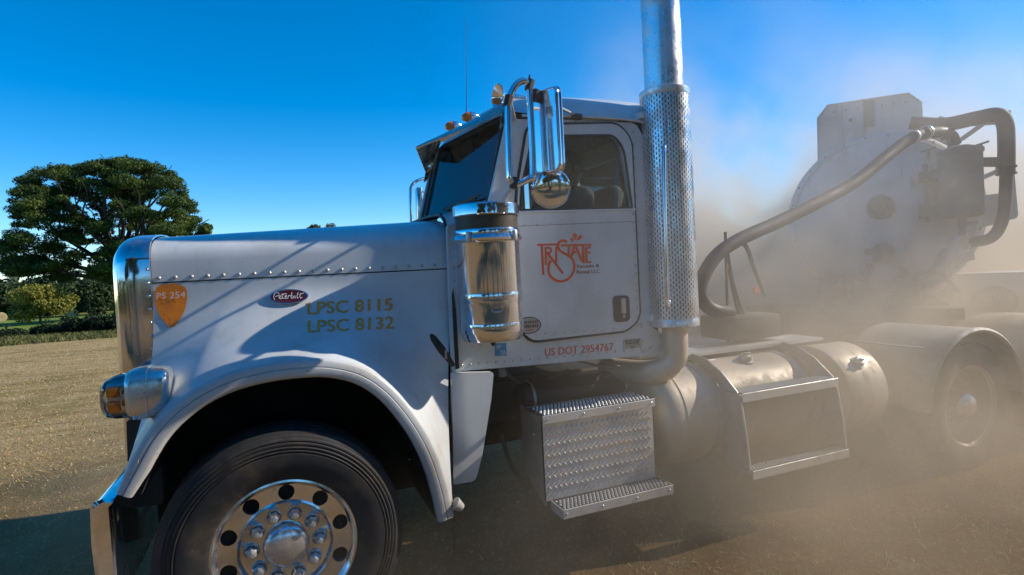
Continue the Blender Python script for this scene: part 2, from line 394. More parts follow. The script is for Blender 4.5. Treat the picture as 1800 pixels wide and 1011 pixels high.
def inpoly(p, poly):
    x, y = p; r = False
    for i in range(len(poly)):
        x1, y1 = poly[i]; x2, y2 = poly[i-1]
        if (y1 > y) != (y2 > y) and x < (x2-x1)*(y-y1)/(y2-y1)+x1: r = not r
    return r
def big_tree():
    D = 62.
    base = PD(215, 560, D); base.z = ground_z(base.y)
    t = empty('cypress_tree', base, 'huge dark evergreen tree with a broad two-lobed crown left of the truck hood', 'tree')
    def Q(px, py, dd=0.): return PD(px, py, D+dd)
    tr = MB(); rd = random.Random(4)
    fork = Q(222, 500); tr.tube(spline([base, Q(214, 530), fork, Q(226, 470, 1)], 4), [.75]*5+[.62]*4+[.55]*4, 9)
    ends = [(60, 470, -3), (85, 395, 2), (110, 350, -4), (150, 330, 3), (190, 310, -2), (235, 310, 2), (275, 325, -3), (300, 370, 2), (315, 400, -2), (250, 380, -6), (165, 400, 6), (120, 450, 5), (40, 445, 3), (205, 360, -6), (290, 440, -5)]
    for i, (x, y, dd) in enumerate(ends):
        st = Q(224-(i % 3)*6, 505-(i % 4)*14); limb(tr, st, Q(x, y, dd), .34, .10, seed=i)
        e = Q(x, y, dd)
        for k in range(4): limb(tr, st.lerp(e, .55+.1*k), e+V((rd.uniform(-3, 3), rd.uniform(-3, 3), rd.uniform(.3, 2.6))), .12, .035, seed=i*7+k)
    tr.build('trunk', 'bark', t)
    poly = [(0, 432), (22, 425), (30, 385), (24, 350), (45, 325), (55, 303), (80, 297), (105, 294), (140, 301), (150, 287), (190, 283), (240, 283), (275, 290), (298, 303), (318, 325), (325, 355), (338, 365), (345, 382), (333, 398), (318, 412), (305, 440), (290, 475), (262, 500), (240, 520), (205, 500), (150, 475), (110, 490), (70, 478), (40, 478), (18, 482), (12, 460)]
    gaps = [(100, 405, 15), (70, 415, 12), (150, 372, 12), (185, 345, 10), (215, 372, 13), (205, 405, 12), (262, 362, 11), (275, 345, 8), (120, 432, 12), (150, 447, 10), (200, 440, 12), (60, 447, 9), (235, 415, 9), (175, 420, 9), (250, 400, 8), (40, 400, 8), (92, 372, 7)]
    cl = []
    while len(cl) < 430:
        x, y = rd.uniform(-2, 350), rd.uniform(278, 522)
        if not inpoly((x, y), poly): continue
        if any(math.hypot(x-a, (y-b)*1.2) < r+6 for a, b, r in gaps) and rd.random() < .7: continue
        c = Q(x, y, rd.uniform(-7, 7)*min(1, .3+(y-278)/120)); r = rd.uniform(.28, 1.1); cl.append((c, r*1.3, r*.6))
    for i in range(len(poly)):                                   # tufts that break the outline
        for k in range(4):
            a = np.array(poly[i]); b_ = np.array(poly[(i+1) % len(poly)]); p = a+(b_-a)*rd.random()+np.array([rd.uniform(-3, 3), rd.uniform(-2, 5)])
            cl.append((Q(p[0], p[1], rd.uniform(-2, 2)), rd.uniform(.4, .8), rd.uniform(.25, .45)))
    leaves('crown', cl, 170000, .165, 'leaf_dark', t, .5, seed=3, flat=.7)
big_tree()
def tree(px, base_py, D, h, w, mat, label, group=None, n=9000, leaf=.25, seed=1, name='broadleaf_tree', stem=.18, cat='tree', lift=.25, base=None):
    base = PD(px, base_py, D) if base is None else V(base); base.z = ground_z(base.y)
    t = empty(name, base, label, cat, group); rd = random.Random(seed)
    tr = MB(); tr.tube(spline([base-V((0, 0, .1)), base+V((0, 0, h*.25)), base+V((w*.03, 0, h*.6))], 4), [h*.03]*5+[h*.016]*4, 8)
    cl = []
    for i in range(26):
        a = rd.uniform(0, 6.28); rr = w*.5*rd.uniform(.15, .78); zz = h*(lift+(1-lift)*rd.uniform(.12, .86)); k = 1-abs(zz/h-(lift+1)/2)/(1-lift)*.9
        c = base+V((math.cos(a)*rr*k, math.sin(a)*rr*k, zz)); r = w*rd.uniform(.12, .2); cl.append((c, r, r*.75))
        if i < 11: limb(tr, base+V((0, 0, h*rd.uniform(.15, .4))), c, h*.012, h*.004, seed=seed*31+i)
    tr.build('trunk', 'bark', t)
    leaves('crown', cl, n, leaf, mat, t, .3, seed=seed); return t
tree(72, 572, 52, 3.6, 5.6, 'leaf_yellow', 'small yellow-green tree alone on the green meadow', n=9000, leaf=.13, seed=5, name='yellow_tree', lift=.16)
G = 'dark trees along the far edge of the meadow'
tree(18, 560, 88, 5.6, 9, 'leaf_mid', 'dark rounded tree at the left edge behind the yellow tree', G, 7000, .3, 11, name='background_tree', lift=.05)
tree(58, 560, 96, 6.8, 9, 'leaf_hedge', 'darkest tree directly behind the small yellow tree', G, 7000, .3, 12, name='background_tree', lift=.05)
tree(118, 560, 90, 5.8, 10, 'leaf_mid', 'grey-green spreading tree right of the small yellow tree', G, 8000, .3, 13, name='background_tree', lift=.05)
tree(168, 560, 86, 6.2, 10, 'leaf_mid', 'broad tree beneath the huge evergreen, beside the grille', G, 8000, .3, 14, name='background_tree', lift=.05)
tree(205, 560, 94, 7.0, 10, 'leaf_hedge', 'dim tree partly hidden behind the chrome grille surround', G, 7000, .3, 15, name='background_tree', lift=.05)
tree(362, 560, 84, 13.6, 5, 'leaf_dark', 'narrow evergreen top showing right of the huge evergreen, above the hood', None, 7000, .22, 16, name='evergreen_tree', lift=.35)
tree(580, 545, 92, 13.0, 7, 'leaf_brown', 'brownish treetop just peeping over the hood before the windshield', None, 8000, .22, 17, name='brown_tree', lift=.35)
# hedge
hb = PD(140, 590, 31); hz = ground_z(hb.y)
def hedge(px0, px1, seed, label, n, hgt):
    rd = random.Random(seed); cl = []; c0 = PD((px0+px1)/2, 590, 31); c0.z = ground_z(c0.y)
    t = empty('bush', c0, label, 'bush', 'dark bushes along the edge of the mown field'); mb = MB()
    k = int(abs(px1-px0)/3.2)
    for i in range(k):
        px = px0+(px1-px0)*(i+.5)/k; p = PD(px, 590, 31+rd.uniform(-.8, .8)); p.z = ground_z(p.y)
        h = hgt*rd.uniform(.6, 1.15); cl.append((p+V((0, 0, h*.5)), .38, h*.5))
        mb.tube([p-V((0, 0, .05)), p+V((rd.uniform(-.15, .15), 0, h*.7))], .02, 5)
        if rd.random() < .25: mb.tube([p, p+V((rd.uniform(-.3, .3), 0, h*1.5))], .012, 5); cl.append((p+V((0, 0, h*1.25)), .12, .2))
    mb.each('stem', 'bark', t); leaves('foliage', cl, n, .085, 'leaf_hedge', t, .3, seed=seed)
hedge(62, 108, 21, 'low ragged bush at the left end of the hedge row', 3000, .55)
hedge(106, 158, 22, 'dark bush in the middle of the hedge row', 5200, .88)
hedge(158, 226, 23, 'dark long bush of the hedge row, next to the grille', 6500, .95)
hedge(2, 34, 24, 'small pale bush at the far left edge below the yellow tree', 1600, .45)
# hay bales
def bale(px, py, D, label):
    c = PD(px, py, D); c.z = ground_z(c.y)+.62; mb = MB(); ax = V((.35, -.94, 0))
    mb.lathe([(.001, -.6), (.3, -.62), (.58, -.6), (.63, -.55), (.64, -.2), (.625, 0), (.64, .25), (.63, .55), (.58, .6), (.3, .62), (.001, .6)], c, ax, 28)
    tag(mb.build('hay_bale', 'hay'), label, 'hay bale', 'round hay bales lying on the meadow')
bale(127, 562, 80, 'round hay bale on the meadow right of the yellow tree')
bale(2, 566, 74, 'round hay bale cut off by the left edge of the picture')
# far wood closing the horizon
cl = []; rd = random.Random(9)
for i in range(420):
    a = R(-38+i*.265); D = rd.uniform(150, 175); p = V((CAM.x+math.sin(a)*D, CAM.y+math.cos(a)*D, 0)); p.z = ground_z(p.y); h = rd.uniform(6, 9.5)
    cl.append((p+V((0, 0, h*.45)), rd.uniform(2.2, 4), h*.55, 1))
leaves('woodland', cl, 60000, .75, 'leaf_mid', None, .3, 'stuff', seed=8)['label'] = 'distant wood along the horizon'
# trees behind the photographer that the windows and chrome mirror
tree(0, 0, 0, 13, 8, 'leaf_dark', 'tall tree behind the photographer, mirrored in the driver window', 'trees behind the photographer', 12000, .3, 31, 'roadside_tree', base=(15.5, -19, 0))
tree(0, 0, 0, 12, 8, 'leaf_mid', 'tree behind the photographer, mirrored in the chrome mirror back', 'trees behind the photographer', 10000, .3, 32, 'roadside_tree', base=(-13, -17, 0))
for k, (bx0, by0, bh, bw, bm, lb) in enumerate([(-5.5, -13.5, 10, 5.5, 'leaf_mid', 'slim tree straight behind the photographer'), (3.0, -14.5, 11, 5, 'leaf_dark', 'dark tree behind the photographer, mirrored in the air cleaner'), (8.5, -12.5, 9, 4.5, 'leaf_mid', 'low leafy tree behind the photographer to the right'), (-1.2, -17.0, 12, 6, 'leaf_dark', 'tallest tree behind the photographer'), (12.5, -11.5, 10, 6.5, 'leaf_dark', 'spreading tree behind the photographer shading the verge'), (19.5, -12.5, 12, 7.5, 'leaf_mid', 'broad tree behind the photographer, furthest towards the sun'), (5.2, -10.0, 7.5, 4, 'leaf_mid', 'small bushy tree nearest behind the photographer')]):
    tree(0, 0, 0, bh, bw, bm, lb, 'trees behind the photographer', 7000, .28, 51+k, 'roadside_tree', base=(bx0, by0, 0), lift=.3)
cl = []
for i in range(150):
    a = R(95+i*1.2); D = rd.uniform(48, 60); p = V((math.sin(a)*D, math.cos(a)*D, 0)); h = rd.uniform(4, 8); cl.append((p+V((0, 0, h*.45)), rd.uniform(1.8, 3), h*.55, 1))
leaves('woodland', cl, 16000, .6, 'leaf_mid', None, .3, 'stuff', seed=18)['label'] = 'wood behind the photographer'

# grass
def blades(name, n, area, hh, mat, seed, lean=1., wd=.004, label=''):
    g = np.random.default_rng(seed); x = g.uniform(area[0], area[1], n); y = g.uniform(area[2], area[3], n)
    z = np.array([ground_z(v) for v in y]) if y.max() > 8 else np.zeros(n)
    h = hh*g.uniform(.4, 1.3, n); a = g.uniform(0, 6.28, n); l = h*lean*g.uniform(.3, 1.8, n); w = wd*g.uniform(.6, 1.6, n)*g.choice([1, 1.6], n)
    ca, sa = np.cos(a), np.sin(a); t = g.uniform(0, 6.28, n)
    p0 = np.stack([x+np.cos(t)*w, y+np.sin(t)*w, z], 1); p1 = np.stack([x-np.cos(t)*w, y-np.sin(t)*w, z], 1)
    m0 = np.stack([x+ca*l*.45+np.cos(t)*w*.7, y+sa*l*.45+np.sin(t)*w*.7, z+h*.7], 1); m1 = m0 - np.stack([np.cos(t)*w*1.4, np.sin(t)*w*1.4, z*0], 1)
    p3 = np.stack([x+ca*l, y+sa*l, z+h*.8], 1)
    vs = np.stack([p0, p1, m1, m0, p3], 1).reshape(-1, 3); me = bpy.data.meshes.new(name); c = vs.mean(0)
    me.vertices.add(5*n); me.vertices.foreach_set('co', (vs-c).ravel())
    li = (np.array([0, 1, 2, 3, 3, 2, 4])[None]+np.arange(n)[:, None]*5).ravel(); me.loops.add(7*n); me.loops.foreach_set('vertex_index', li)
    me.polygons.add(2*n); st = (np.arange(n)[:, None]*7+np.array([0, 4])[None]).ravel(); me.polygons.foreach_set('loop_start', st)
    me.update(calc_edges=True); me.materials.append(M[mat]); o = bpy.data.objects.new(name, me); COL.objects.link(o); o.location = c.tolist(); o['kind'] = 'stuff'; o['label'] = label
blades('dry_grass', 120000, (-4.5, 10, -2.9, 6), .016, 'straw', 41, 1.8, .0017, 'short dry cut grass around the truck')
blades('dry_grass', 150000, (-22, -.5, 2.5, 26), .022, 'straw', 42, 1.8, .0035, 'dry mown grass of the near field')
blades('weeds', 40000, (-32, -4, 26, 38), .20, 'weed', 43, .8, .014, 'weedy strip at the end of the mown field')

# ================================================================== THE TRUCK
truck = empty('semi_truck', (0, 0, 0), 'white long-nosed semi truck tractor with chrome grille, air cleaner and exhaust stack', 'semi truck')
rivet = MB()

# ---- hood
XF, XB = -.52, .93
def yc(x): return -.775 - .105*(x-XF)/(XB-XF)                  # side width at the crease
def crown(x):
    s = (x-XF)/(XB-XF); w = abs(yc(x)); h = 1.985+.062*s; zc = 1.738
    out = []
    for k in range(17):
        a = k/16*math.pi/2
        # squarish crown: superellipse
        yy = w*(math.sin(a)**.62 if a > 0 else 0); zz = zc + (h-zc)*(max(0, math.cos(a))**.42)
        out.append((-yy, zz))
    return out
arch_px = [(205, 865), (235, 800), (265, 752), (300, 715), (345, 682), (400, 656), (460, 640), (520, 632), (580, 631), (640, 646), (690, 680), (735, 735), (765, 790), (785, 850), (797, 905)]
arch = spline([P(a, b_, Y=-1.19) for a, b_ in arch_px], 4)
NA = len(arch)
hood = MB(); bvh_pts = []
XS = [XF+(XB-XF)*i/(NA-1) for i in range(NA)]
rows = []
for i, x in enumerate(XS):
    a = arch[i]; y0 = yc(x); z0 = 1.738; c = []
    for k in range(0, 19):
        t = k/18; g_ = t**2.3; tx = t**(1+1.6*max(0, 1-i/14))
        c.append(V((x+(a.x-x)*tx, y0+(a.y-y0)*g_, z0-.006+(a.z-z0+.006)*t)))
    rows.append(c)
def hoodhalf(sg):
    mb = MB()
    cr = [[V((x, sg*-y_, z_)) for y_, z_ in crown(x)] for x in XS]
    mb.grid(cr)
    st = [[V((x, -sg*yc(x), 1.738)), V((x, -sg*(yc(x)+.006), 1.732)), V((x, -sg*yc(x), 1.726))] for x in XS]   # recessed crease
    mb.grid(st)
    mb.grid([[V((p.x, -sg*p.y, p.z)) for p in r] for r in rows]); return mb
nearside = hoodhalf(-1); hood.add(nearside.v, nearside.f); far = hoodhalf(1); hood.add(far.v, far.f)
ho = hood.build('hood', 'white', truck, angle=40, recalc=False)
bvh = BVHTree.FromPolygons([tuple(p) for p in nearside.v], nearside.f)
def onhood(off=.003):
    def f(px, py):
        d = ray(px, py).normalized(); h = bvh.ray_cast(CAM, d)[0]
        if h is None: h = P(px, py, Y=-.95)
        return h+V((0, -off, 0))
    return f
for i in range(21):
    x = XF+.03+(XB-XF-.06)*i/20; rivet.dome((x, yc(x)+.001, 1.757), (0, -1, .25), .010, .006)
mb = MB(); mb.grid([[V((x, yc(x)-.001, 1.7355)), V((x, yc(x)-.001, 1.7305))] for x in XS]); mb.build('panel_seam', 'black', ho, angle=0)
# fender lip
def lip(sg):
    mb = MB(); ctr = V((.05, 0, .55)); prof = [(.003, -1.17), (.002, -1.195), (-.004, -1.208), (-.012, -1.214), (-.034, -1.216), (-.037, -1.212), (-.041, -1.219), (-.066, -1.222), (-.078, -1.216), (-.084, -1.20), (-.082, -1.15)]
    rr = []
    for i, a in enumerate(arch):
        t = (arch[min(i+1, NA-1)]-arch[max(i-1, 0)]); n = V((-t.z, 0, t.x)).normalized()
        if n.dot(V((a.x-ctr.x, 0, a.z-ctr.z))) < 0: n = -n
        k = 1.0 if i > 3 else .75+.08*i
        rr.append([V((a.x, 0, a.z))+n*o*k+V((0, -sg*y_, 0)) for o, y_ in prof])
    mb.grid(rr)
    for i in (0, NA-1): mb.add(rr[i], [tuple(range(len(prof)))])
    return mb
mb = lip(-1); fl = mb.build('fender_lip', 'white_dusty', truck, angle=50); lip(1).build('fender_lip', 'white_dusty', truck, angle=50)
# wheel well
mb = MB()
for sg in (-1, 1):
    rr = []
    for i, a in enumerate(arch):
        t = (arch[min(i+1, NA-1)]-arch[max(i-1, 0)]); n = V((-t.z, 0, t.x)).normalized()
        if n.dot(V((a.x-.05, 0, a.z-.55))) < 0: n = -n
        rr.append([V((a.x, 0, a.z))-n*.085+V((0, sg*y_, 0)) for y_ in (1.17, .9, .56)])
    mb.grid(rr)
    mb.box((.15, sg*.56, .95), (1.5, .02, 1.0))
mb.box((.15, 0, 1.2), (1.3, 1.0, .5)); mb.build('wheel_well', 'liner', truck)
# skirt behind the fender
mb = MB(); sk = rounded([P(a, b_, Y=-1.0) for a, b_ in [(795, 656), (868, 654), (864, 700), (848, 800), (836, 846), (797, 852)]], [.0, .02, .0, .0, .03, .01])
mb.plate(sk, (0, .035, 0)); mb.build('fender_skirt', 'white', truck)
mb = MB(); mb.tube([P(799, 885, Y=-1.2), P(812, 893, Y=-1.2)], [.035, .02], 10); mb.build('fender_bracket', 'white_dusty', truck)
mb = MB(); mb.tube([P(797, 900, Y=-1.2), P(798, 976, Y=-1.2)], .002, 5); mb.build('curb_feeler', 'black', truck)
# hood latch
mb = MB(); a = P(757, 588, Y=-1.045); c_ = P(797, 643, Y=-1.045); d_ = (c_-a).normalized()
mb.tube([a-V((0, .0, 0)), a.lerp(c_, .12), a.lerp(c_, .5), a.lerp(c_, .85), c_], [.008, .018, .022, .014, .012], 10); mb.build('hood_latch', 'black', truck)
mb = MB(); mb.box(a.lerp(c_, .62)+V((0, -.018, 0)), (.012, .012, .05), bev=.003); mb.build('latch_plate', 'silver', truck)
# ---- grille surround
gp = [(-y_, z_) for y_, z_ in crown(XF)]
gp = [(-abs(y_), z_) for y_, z_ in gp] + [(-.775, 1.7), (-.775, 1.5), (-.775, 1.3), (-.775, 1.1), (-.775, .9)]
def shrink(pt, d):
    y_, z_ = pt; return (y_+d*min(1, abs(y_)/.5), z_-d*(1 if z_ > 1.85 else max(0, (z_-1.6)/.25) if z_ > 1.6 else 0)*1.1)
st = [(-.520, -.006), (-.5215, -.012), (-.56, -.012), (-.60, -.011), (-.635, -.004), (-.66, .01), (-.68, .033), (-.688, .065), (-.688, .10), (-.66, .115)]
mb = MB()
for sg in (1, -1): mb.grid([[V((x, sg*shrink(p, d)[0], shrink(p, d)[1])) for p in gp] for x, d in st])
gs = mb.build('grille_shell', 'chrome', truck, angle=50)
mb = MB(); mb.box((-.645, 0, 1.38), (.02, 1.36, .98)); mb.build('grille_backing', 'black', truck)
mb = MB()
for i in range(17): mb.box((-.663, -.6+i*.075, 1.38), (.02, .012, .98), bev=.004, seg=1)
mb.build('grille_bars', 'chrome', truck, kind='stuff')
mb = MB(); gr2 = MB()
for i in range(15): mb.dome((-.533, -.789, 1.80-i*.063), (0, -1, 0), .0075, .005)
mb.build('rivet_row', 'chrome', gs, kind='stuff')
mb = MB(); mb.box((-.60, 0, .80), (.10, 1.3, .35), bev=.03); mb.build('bumper_support', 'dark_grey', truck)
mb = MB(); mb.plate([P(a_, b_, Y=-.80) for a_, b_ in [(222, 742), (272, 700), (300, 715), (240, 850), (226, 850)]], (0, .03, 0)); mb.build('fender_brace', 'frame_dusty', truck)
# ---- headlight pod
def pod(xs_, cy, cz):
    rr = []
    for x, hy, hz, dy, dz in xs_:
        rr.append([V((x, cy+dy+hy*math.copysign(abs(math.cos(a))**.55, math.cos(a)), cz+dz+hz*math.copysign(abs(math.sin(a))**.55, math.sin(a)))) for a in [k*2*math.pi/32 for k in range(32)]])
    return rr
for sg in (-1, 1):
    cy, cz = sg*1.03, 1.262
    rr = pod([(-.425, .06, .085, 0, .0), (-.432, .085, .096, 0, .0), (-.45, .10, .102, 0, 0), (-.50, .105, .106, 0, 0), (-.502, .110, .111, 0, 0), (-.55, .114, .110, 0, -.002), (-.572, .112, .104, 0, -.004), (-.58, .105, .096, 0, -.004)], cy, cz)
    mb = MB(); mb.grid(rr, cv=True); mb.add(rr[0], [tuple(range(32))])
    hl = mb.build('headlight_housing', 'pod', truck, angle=40)
    rr = pod([(-.575, .098, .088, 0, -.004), (-.62, .094, .082, 0, -.006), (-.648, .084, .072, 0, -.008), (-.652, .06, .05, 0, -.008), (-.63, .03, .03, 0, -.008), (-.63, .001, .001, 0, -.008)], cy, cz); mb = MB(); mb.grid(rr, cv=True); mb.build('reflector', 'pod', hl)
    rr = pod([(-.58, .103, .094, 0, -.004), (-.62, .102, .091, 0, -.006), (-.655, .094, .080, 0, -.008), (-.675, .07, .058, 0, -.008), (-.682, .001, .001, 0, -.008)], cy, cz); mb = MB(); mb.grid(rr, cv=True); mb.build('lens', 'lens', hl)
    mb = MB(); mb.box((-.622, cy+sg*.0965, cz+.026), (.046, .010, .046), bev=.005); mb.box((-.622, cy+sg*.0965, cz-.036), (.046, .010, .046), bev=.005)
    mb.each('amber_marker', 'amber', hl)
    mb = MB(); mb.box((-.587, cy+sg*.094, cz+.025), (.012, .012, .026), bev=.004); mb.box((-.587, cy+sg*.094, cz-.025), (.012, .012, .026), bev=.004); mb.each('amber_reflector', 'amber', hl)
    mb = MB(); mb.tube([V((-.46, sg*.95, 1.25)), V((-.50, sg*.76, 1.2))], .03, 10); mb.build('headlight_arm', 'chrome', hl)
# ---- bumper
mb = MB(); rr = []
for y_ in (-1.205, -1.20, -1.17, -.9, 0, .9, 1.17, 1.20, 1.205):
    e = .014 if abs(y_) > 1.202 else 0
    pf = [(-.625, .870), (-.66, .877), (-.695, .868), (-.708, .845), (-.712, .70), (-.706, .55), (-.69, .43), (-.66, .41), (-.64, .42), (-.632, .44), (-.640, .6), (-.642, .84)]
    bow = -.0*(1-(y_/1.2)**2)
    rr.append([V((x+(e if x < -.67 else -e*.3)+bow, y_, z_-(e if z_ > .86 else 0))) for x, z_ in pf])
mb.grid(rr, cv=True); mb.add(rr[0], [tuple(range(12))]); mb.add(rr[-1], [tuple(range(12))]); mb.build('bumper', 'chrome', truck, angle=50)

# ---- wheels
def front_wheel(O, sg):
    """O: hub centre on the outer face plane, sg: outward y sign. built as rim (part) > tyre, hub_cap, lug_nut ..."""
    O = V(O); ax = V((0, sg, 0)); ref = V((0, 0, 1)); mb = MB()
    mb.lathe([(.281, -.019), (.2815, -.012), (.288, -.004), (.293, .004), (.300, .010), (.309, .008), (.313, -.004), (.310, -.02), (.300, -.03), (.300, -.20)], O, ax, 72, ref)
    mb.lathe([(.19, -.040), (.195, -.020), (.203, -.012), (.212, -.015)], O, ax, 72, ref)
    # disc with ten hand holes, polar sectors
    def pol(r, a): return O + ax*(-.015-.004*(r-.21)/.07) + (V((math.sin(a), 0, math.cos(a))))*r
    for k in range(10):
        a0 = (k-.5)*2*math.pi/10+.06; a1 = a0+2*math.pi/10; am = (a0+a1)/2; rc = .245; n = 24; outer = []; inner = []; deep = []
        for j in range(n):
            th = j*2*math.pi/n; dx, dy = math.cos(th), math.sin(th)     # dx radial, dy tangential
            hr = .0345; inner.append(pol(rc+dx*hr, am+dy*hr/rc)); q = rc+dx*hr*.95; deep.append(pol(q, am+dy*hr*.95/rc)-ax*.03)
            sx = ((.281-rc) if dx > 0 else (rc-.212))/max(abs(dx), 1e-6); sy = ((a1-a0)/2*rc)/max(abs(dy), 1e-6); s_ = min(sx, sy)
            outer.append(pol(rc+dx*s_, am+dy*s_/rc))
        # corners
        mb.grid([outer, inner, deep], cv=True)
        for (r_, a_) in ((.281, a0), (.281, a1), (.212, a0), (.212, a1)):
            # fill corner triangle between the two nearest outer points
            cpt = pol(r_, a_); near_ = sorted(range(n), key=lambda j: (outer[j]-cpt).length)[:2]
            mb.add([cpt, outer[near_[0]], outer[near_[1]]], [(0, 1, 2)])
    rim = mb.build('wheel', 'chrome_wheel', truck, angle=40, origin=O, recalc=True)
    mb = MB(); mb.lathe([(.30, -.05), (.001, -.05)], O, ax, 40, ref); mb.build('brake_drum', 'liner', rim)
    mb = MB(); mb.lathe([(.19, -.040), (.17, -.046), (.10, -.046), (.001, -.046)], O, ax, 60, ref); mb.build('hub_face', 'chrome_wheel', rim)
    mb = MB(); mb.lathe([(.099, -.046), (.099, -.028), (.096, -.018), (.088, -.010), (.07, -.001), (.04, .006), (.001, .008)], O, ax, 48, ref); mb.build('hub_cap', 'chrome', rim, angle=50)
    for k in range(10):
        a = (k+.5)*2*math.pi/10; c = O+V((math.sin(a), 0, math.cos(a)))*.143
        mb = MB(); mb.lathe([(.0335, -.046), (.0335, -.040), (.028, -.034)], c, ax, 20, ref); mb.lathe([(.0275, -.04), (.026, -.012), (.017, -.001), (.014, .016), (.001, .019)], c, ax, 6, V((math.cos(a*3), 0, math.sin(a*3))))
        mb.build('lug_nut', 'pod', rim, angle=30)
    T_ = []
    for r_, h in [(.300, -.03), (.306, .006), (.318, .016), (.325, .019), (.345, .026), (.38, .034), (.41, .036), (.43, .034), (.433, .029), (.438, .033), (.442, .034), (.446, .028), (.452, .031), (.457, .031), (.461, .024), (.468, .026), (.474, .025), (.478, .017), (.484, .019), (.490, .017), (.495, .008), (.505, .004), (.512, -.004), (.518, -.006), (.524, -.012),
                  (.526, -.04), (.515, -.043), (.515, -.052), (.527, -.055), (.528, -.10), (.515, -.103), (.515, -.112), (.528, -.115), (.528, -.17), (.515, -.173), (.515, -.182), (.528, -.185), (.526, -.24), (.51, -.27), (.43, -.31), (.30, -.28)]: T_.append((r_, h))
    mb = MB(); mb.lathe(T_, O, ax, 96, ref); mb.build('tire', 'rubber', rim, angle=30)
    return rim
fwh = front_wheel((0, -1.185, .515), -1)
front_wheel((0, 1.185, .515), 1)
def rear_wheel(O):
    O = V(O); ax = V((0, -1, 0)); ref = V((0, 0, 1)); mb = MB()
    mb.lathe([(.300, -.04), (.306, .006), (.314, .008), (.316, 0), (.308, -.006), (.292, -.02), (.286, -.06), (.278, -.11), (.262, -.15), (.235, -.165), (.15, -.168), (.145, -.16)], O, ax, 64, ref)
    w = mb.build('wheel', 'hub', truck, angle=40, origin=O)
    mb = MB(); mb.lathe([(.15, -.168), (.13, -.15), (.105, -.15), (.10, -.04), (.09, -.01), (.06, .012), (.001, .02)], O, ax, 40, ref); mb.build('hub_cap', 'chrome', w, angle=50)
    for k in range(10):
        a = k*2*math.pi/10; c = O+V((math.sin(a), 0, math.cos(a)))*.185
        mb = MB(); mb.lathe([(.018, -.168), (.017, -.14), (.010, -.13), (.001, -.125)], c, ax, 6, ref); mb.build('lug_nut', 'hub', w)
    for dd in (0, .34):
        mb = MB(); mb.lathe([(.30, -.03), (.312, .008), (.34, .020), (.40, .028), (.44, .024), (.46, .012), (.468, .012), (.476, -.004), (.485, -.01), (.487, -.05), (.475, -.055), (.475, -.065), (.487, -.07), (.487, -.19), (.48, -.225), (.42, -.26), (.31, -.25)], O-ax*dd, ax, 80, ref)
        # tread blocks on the shoulder
        for k in range(60):
            a = k*2*math.pi/60; d = V((math.sin(a), 0, math.cos(a))); t = V((math.cos(a), 0, -math.sin(a)))
            q = O-ax*dd+d*.482; mb.add([q+t*s1*.016+ax*h+d*e for s1 in (-1, 1) for h in (-.045, .004) for e in (-.01, .009)], [(0, 1, 3, 2), (4, 6, 7, 5), (0, 4, 5, 1), (2, 3, 7, 6), (1, 5, 7, 3), (0, 2, 6, 4)])
        mb.build('tire', 'rubber_dusty', w, angle=30)
    return w
rw = rear_wheel((4.887, -1.2, .487))
for x, far_ in ((6.2, 0), (4.887, 1), (6.2, 1)):
    c = copy_tree(rw, truck); c.location = (x, 1.2 if far_ else -1.2, .487)
    if far_: c.rotation_euler = (0, 0, math.pi)
# axles and frame
mb = MB()
mb.box((3.3, -.43, .86), (7.2, .08, .27), bev=.01, seg=1); mb.box((3.3, .43, .86), (7.2, .08, .27), bev=.01, seg=1)
for x in (1.0, 2.3, 3.4, 4.3, 5.5, 6.6): mb.box((x, 0, .86), (.12, .80, .2))
mb.each('chassis_rail', 'frame_dusty', truck)
mb = MB()
for x, z_ in ((0, .47), (4.887, .49), (6.2, .49)): mb.tube([(x, -.95, z_), (x, .95, z_)], .065, 12)
for x in (4.887, 6.2): mb.lathe([(.001, -.3), (.16, -.25), (.22, 0), (.16, .25), (.001, .3)], (x, 0, .49), (1, 0, 0), 20)
mb.each('axle', 'dark', truck)
mb = MB(); mb.box((.6, 0, .9), (1.5, .7, .75), bev=.08); mb.box((1.9, 0, .72), (1.4, .5, .45), bev=.08); mb.tube([(2.5, 0, .6), (4.9, 0, .5)], .06, 10); mb.each('engine_block', 'dark', truck)
mb = MB(); mb.box((3.25, 0, 1.02), (1.6, .8, .02)); mb.box((3.2, -.62, 1.06), (1.35, .3, .02)); mb.each('deck_plate', 'tread', truck)
mb = MB(); mb.lathe([(.001, .1), (.45, .1), (.48, .05), (.48, 0)], (5.45, 0, 1.05), (.1, 0, 1), 32); mb.box((5.45, 0, 1.02), (.9, .8, .06)); mb.build('fifth_wheel', 'frame_dusty', truck)
# rear fenders
def rear_fender(xc, near_=True):
    s = -1 if near_ else 1; mb = MB(); rr = []; lipb = MB(); l2 = []
    for k in range(29):
        a = R(177-k*(174/28)); r = .592; x = xc+math.cos(a)*r; z_ = .495+math.sin(a)*r
        rr.append([V((x, s*y_, z_)) for y_ in (1.26, 1.24, 1.0, .8, .56, .54)])
        n = V((math.cos(a), 0, math.sin(a))); c = V((xc, 0, .495))
        l2.append([c+n*(r-.03)+V((0, s*1.262, 0)), c+n*(r-.012)+V((0, s*1.275, 0)), c+n*(r+.006)+V((0, s*1.262, 0)), c+n*(r+.008)+V((0, s*1.24, 0)), c+n*(r-.004)+V((0, s*1.236, 0))])
    mb.grid(rr); mb.grid([[p-V((math.cos(R(177-i*(174/28))), 0, math.sin(R(177-i*(174/28)))))*.012 for p in r_] for i, r_ in enumerate(rr)])
    f = mb.build('rear_fender', 'white_tan', truck, angle=60)
    lipb.grid(l2, cv=True); lipb.build('fender_edge', 'white_tan', f, angle=50)
for x in (4.887, 6.2): rear_fender(x); rear_fender(x, False)
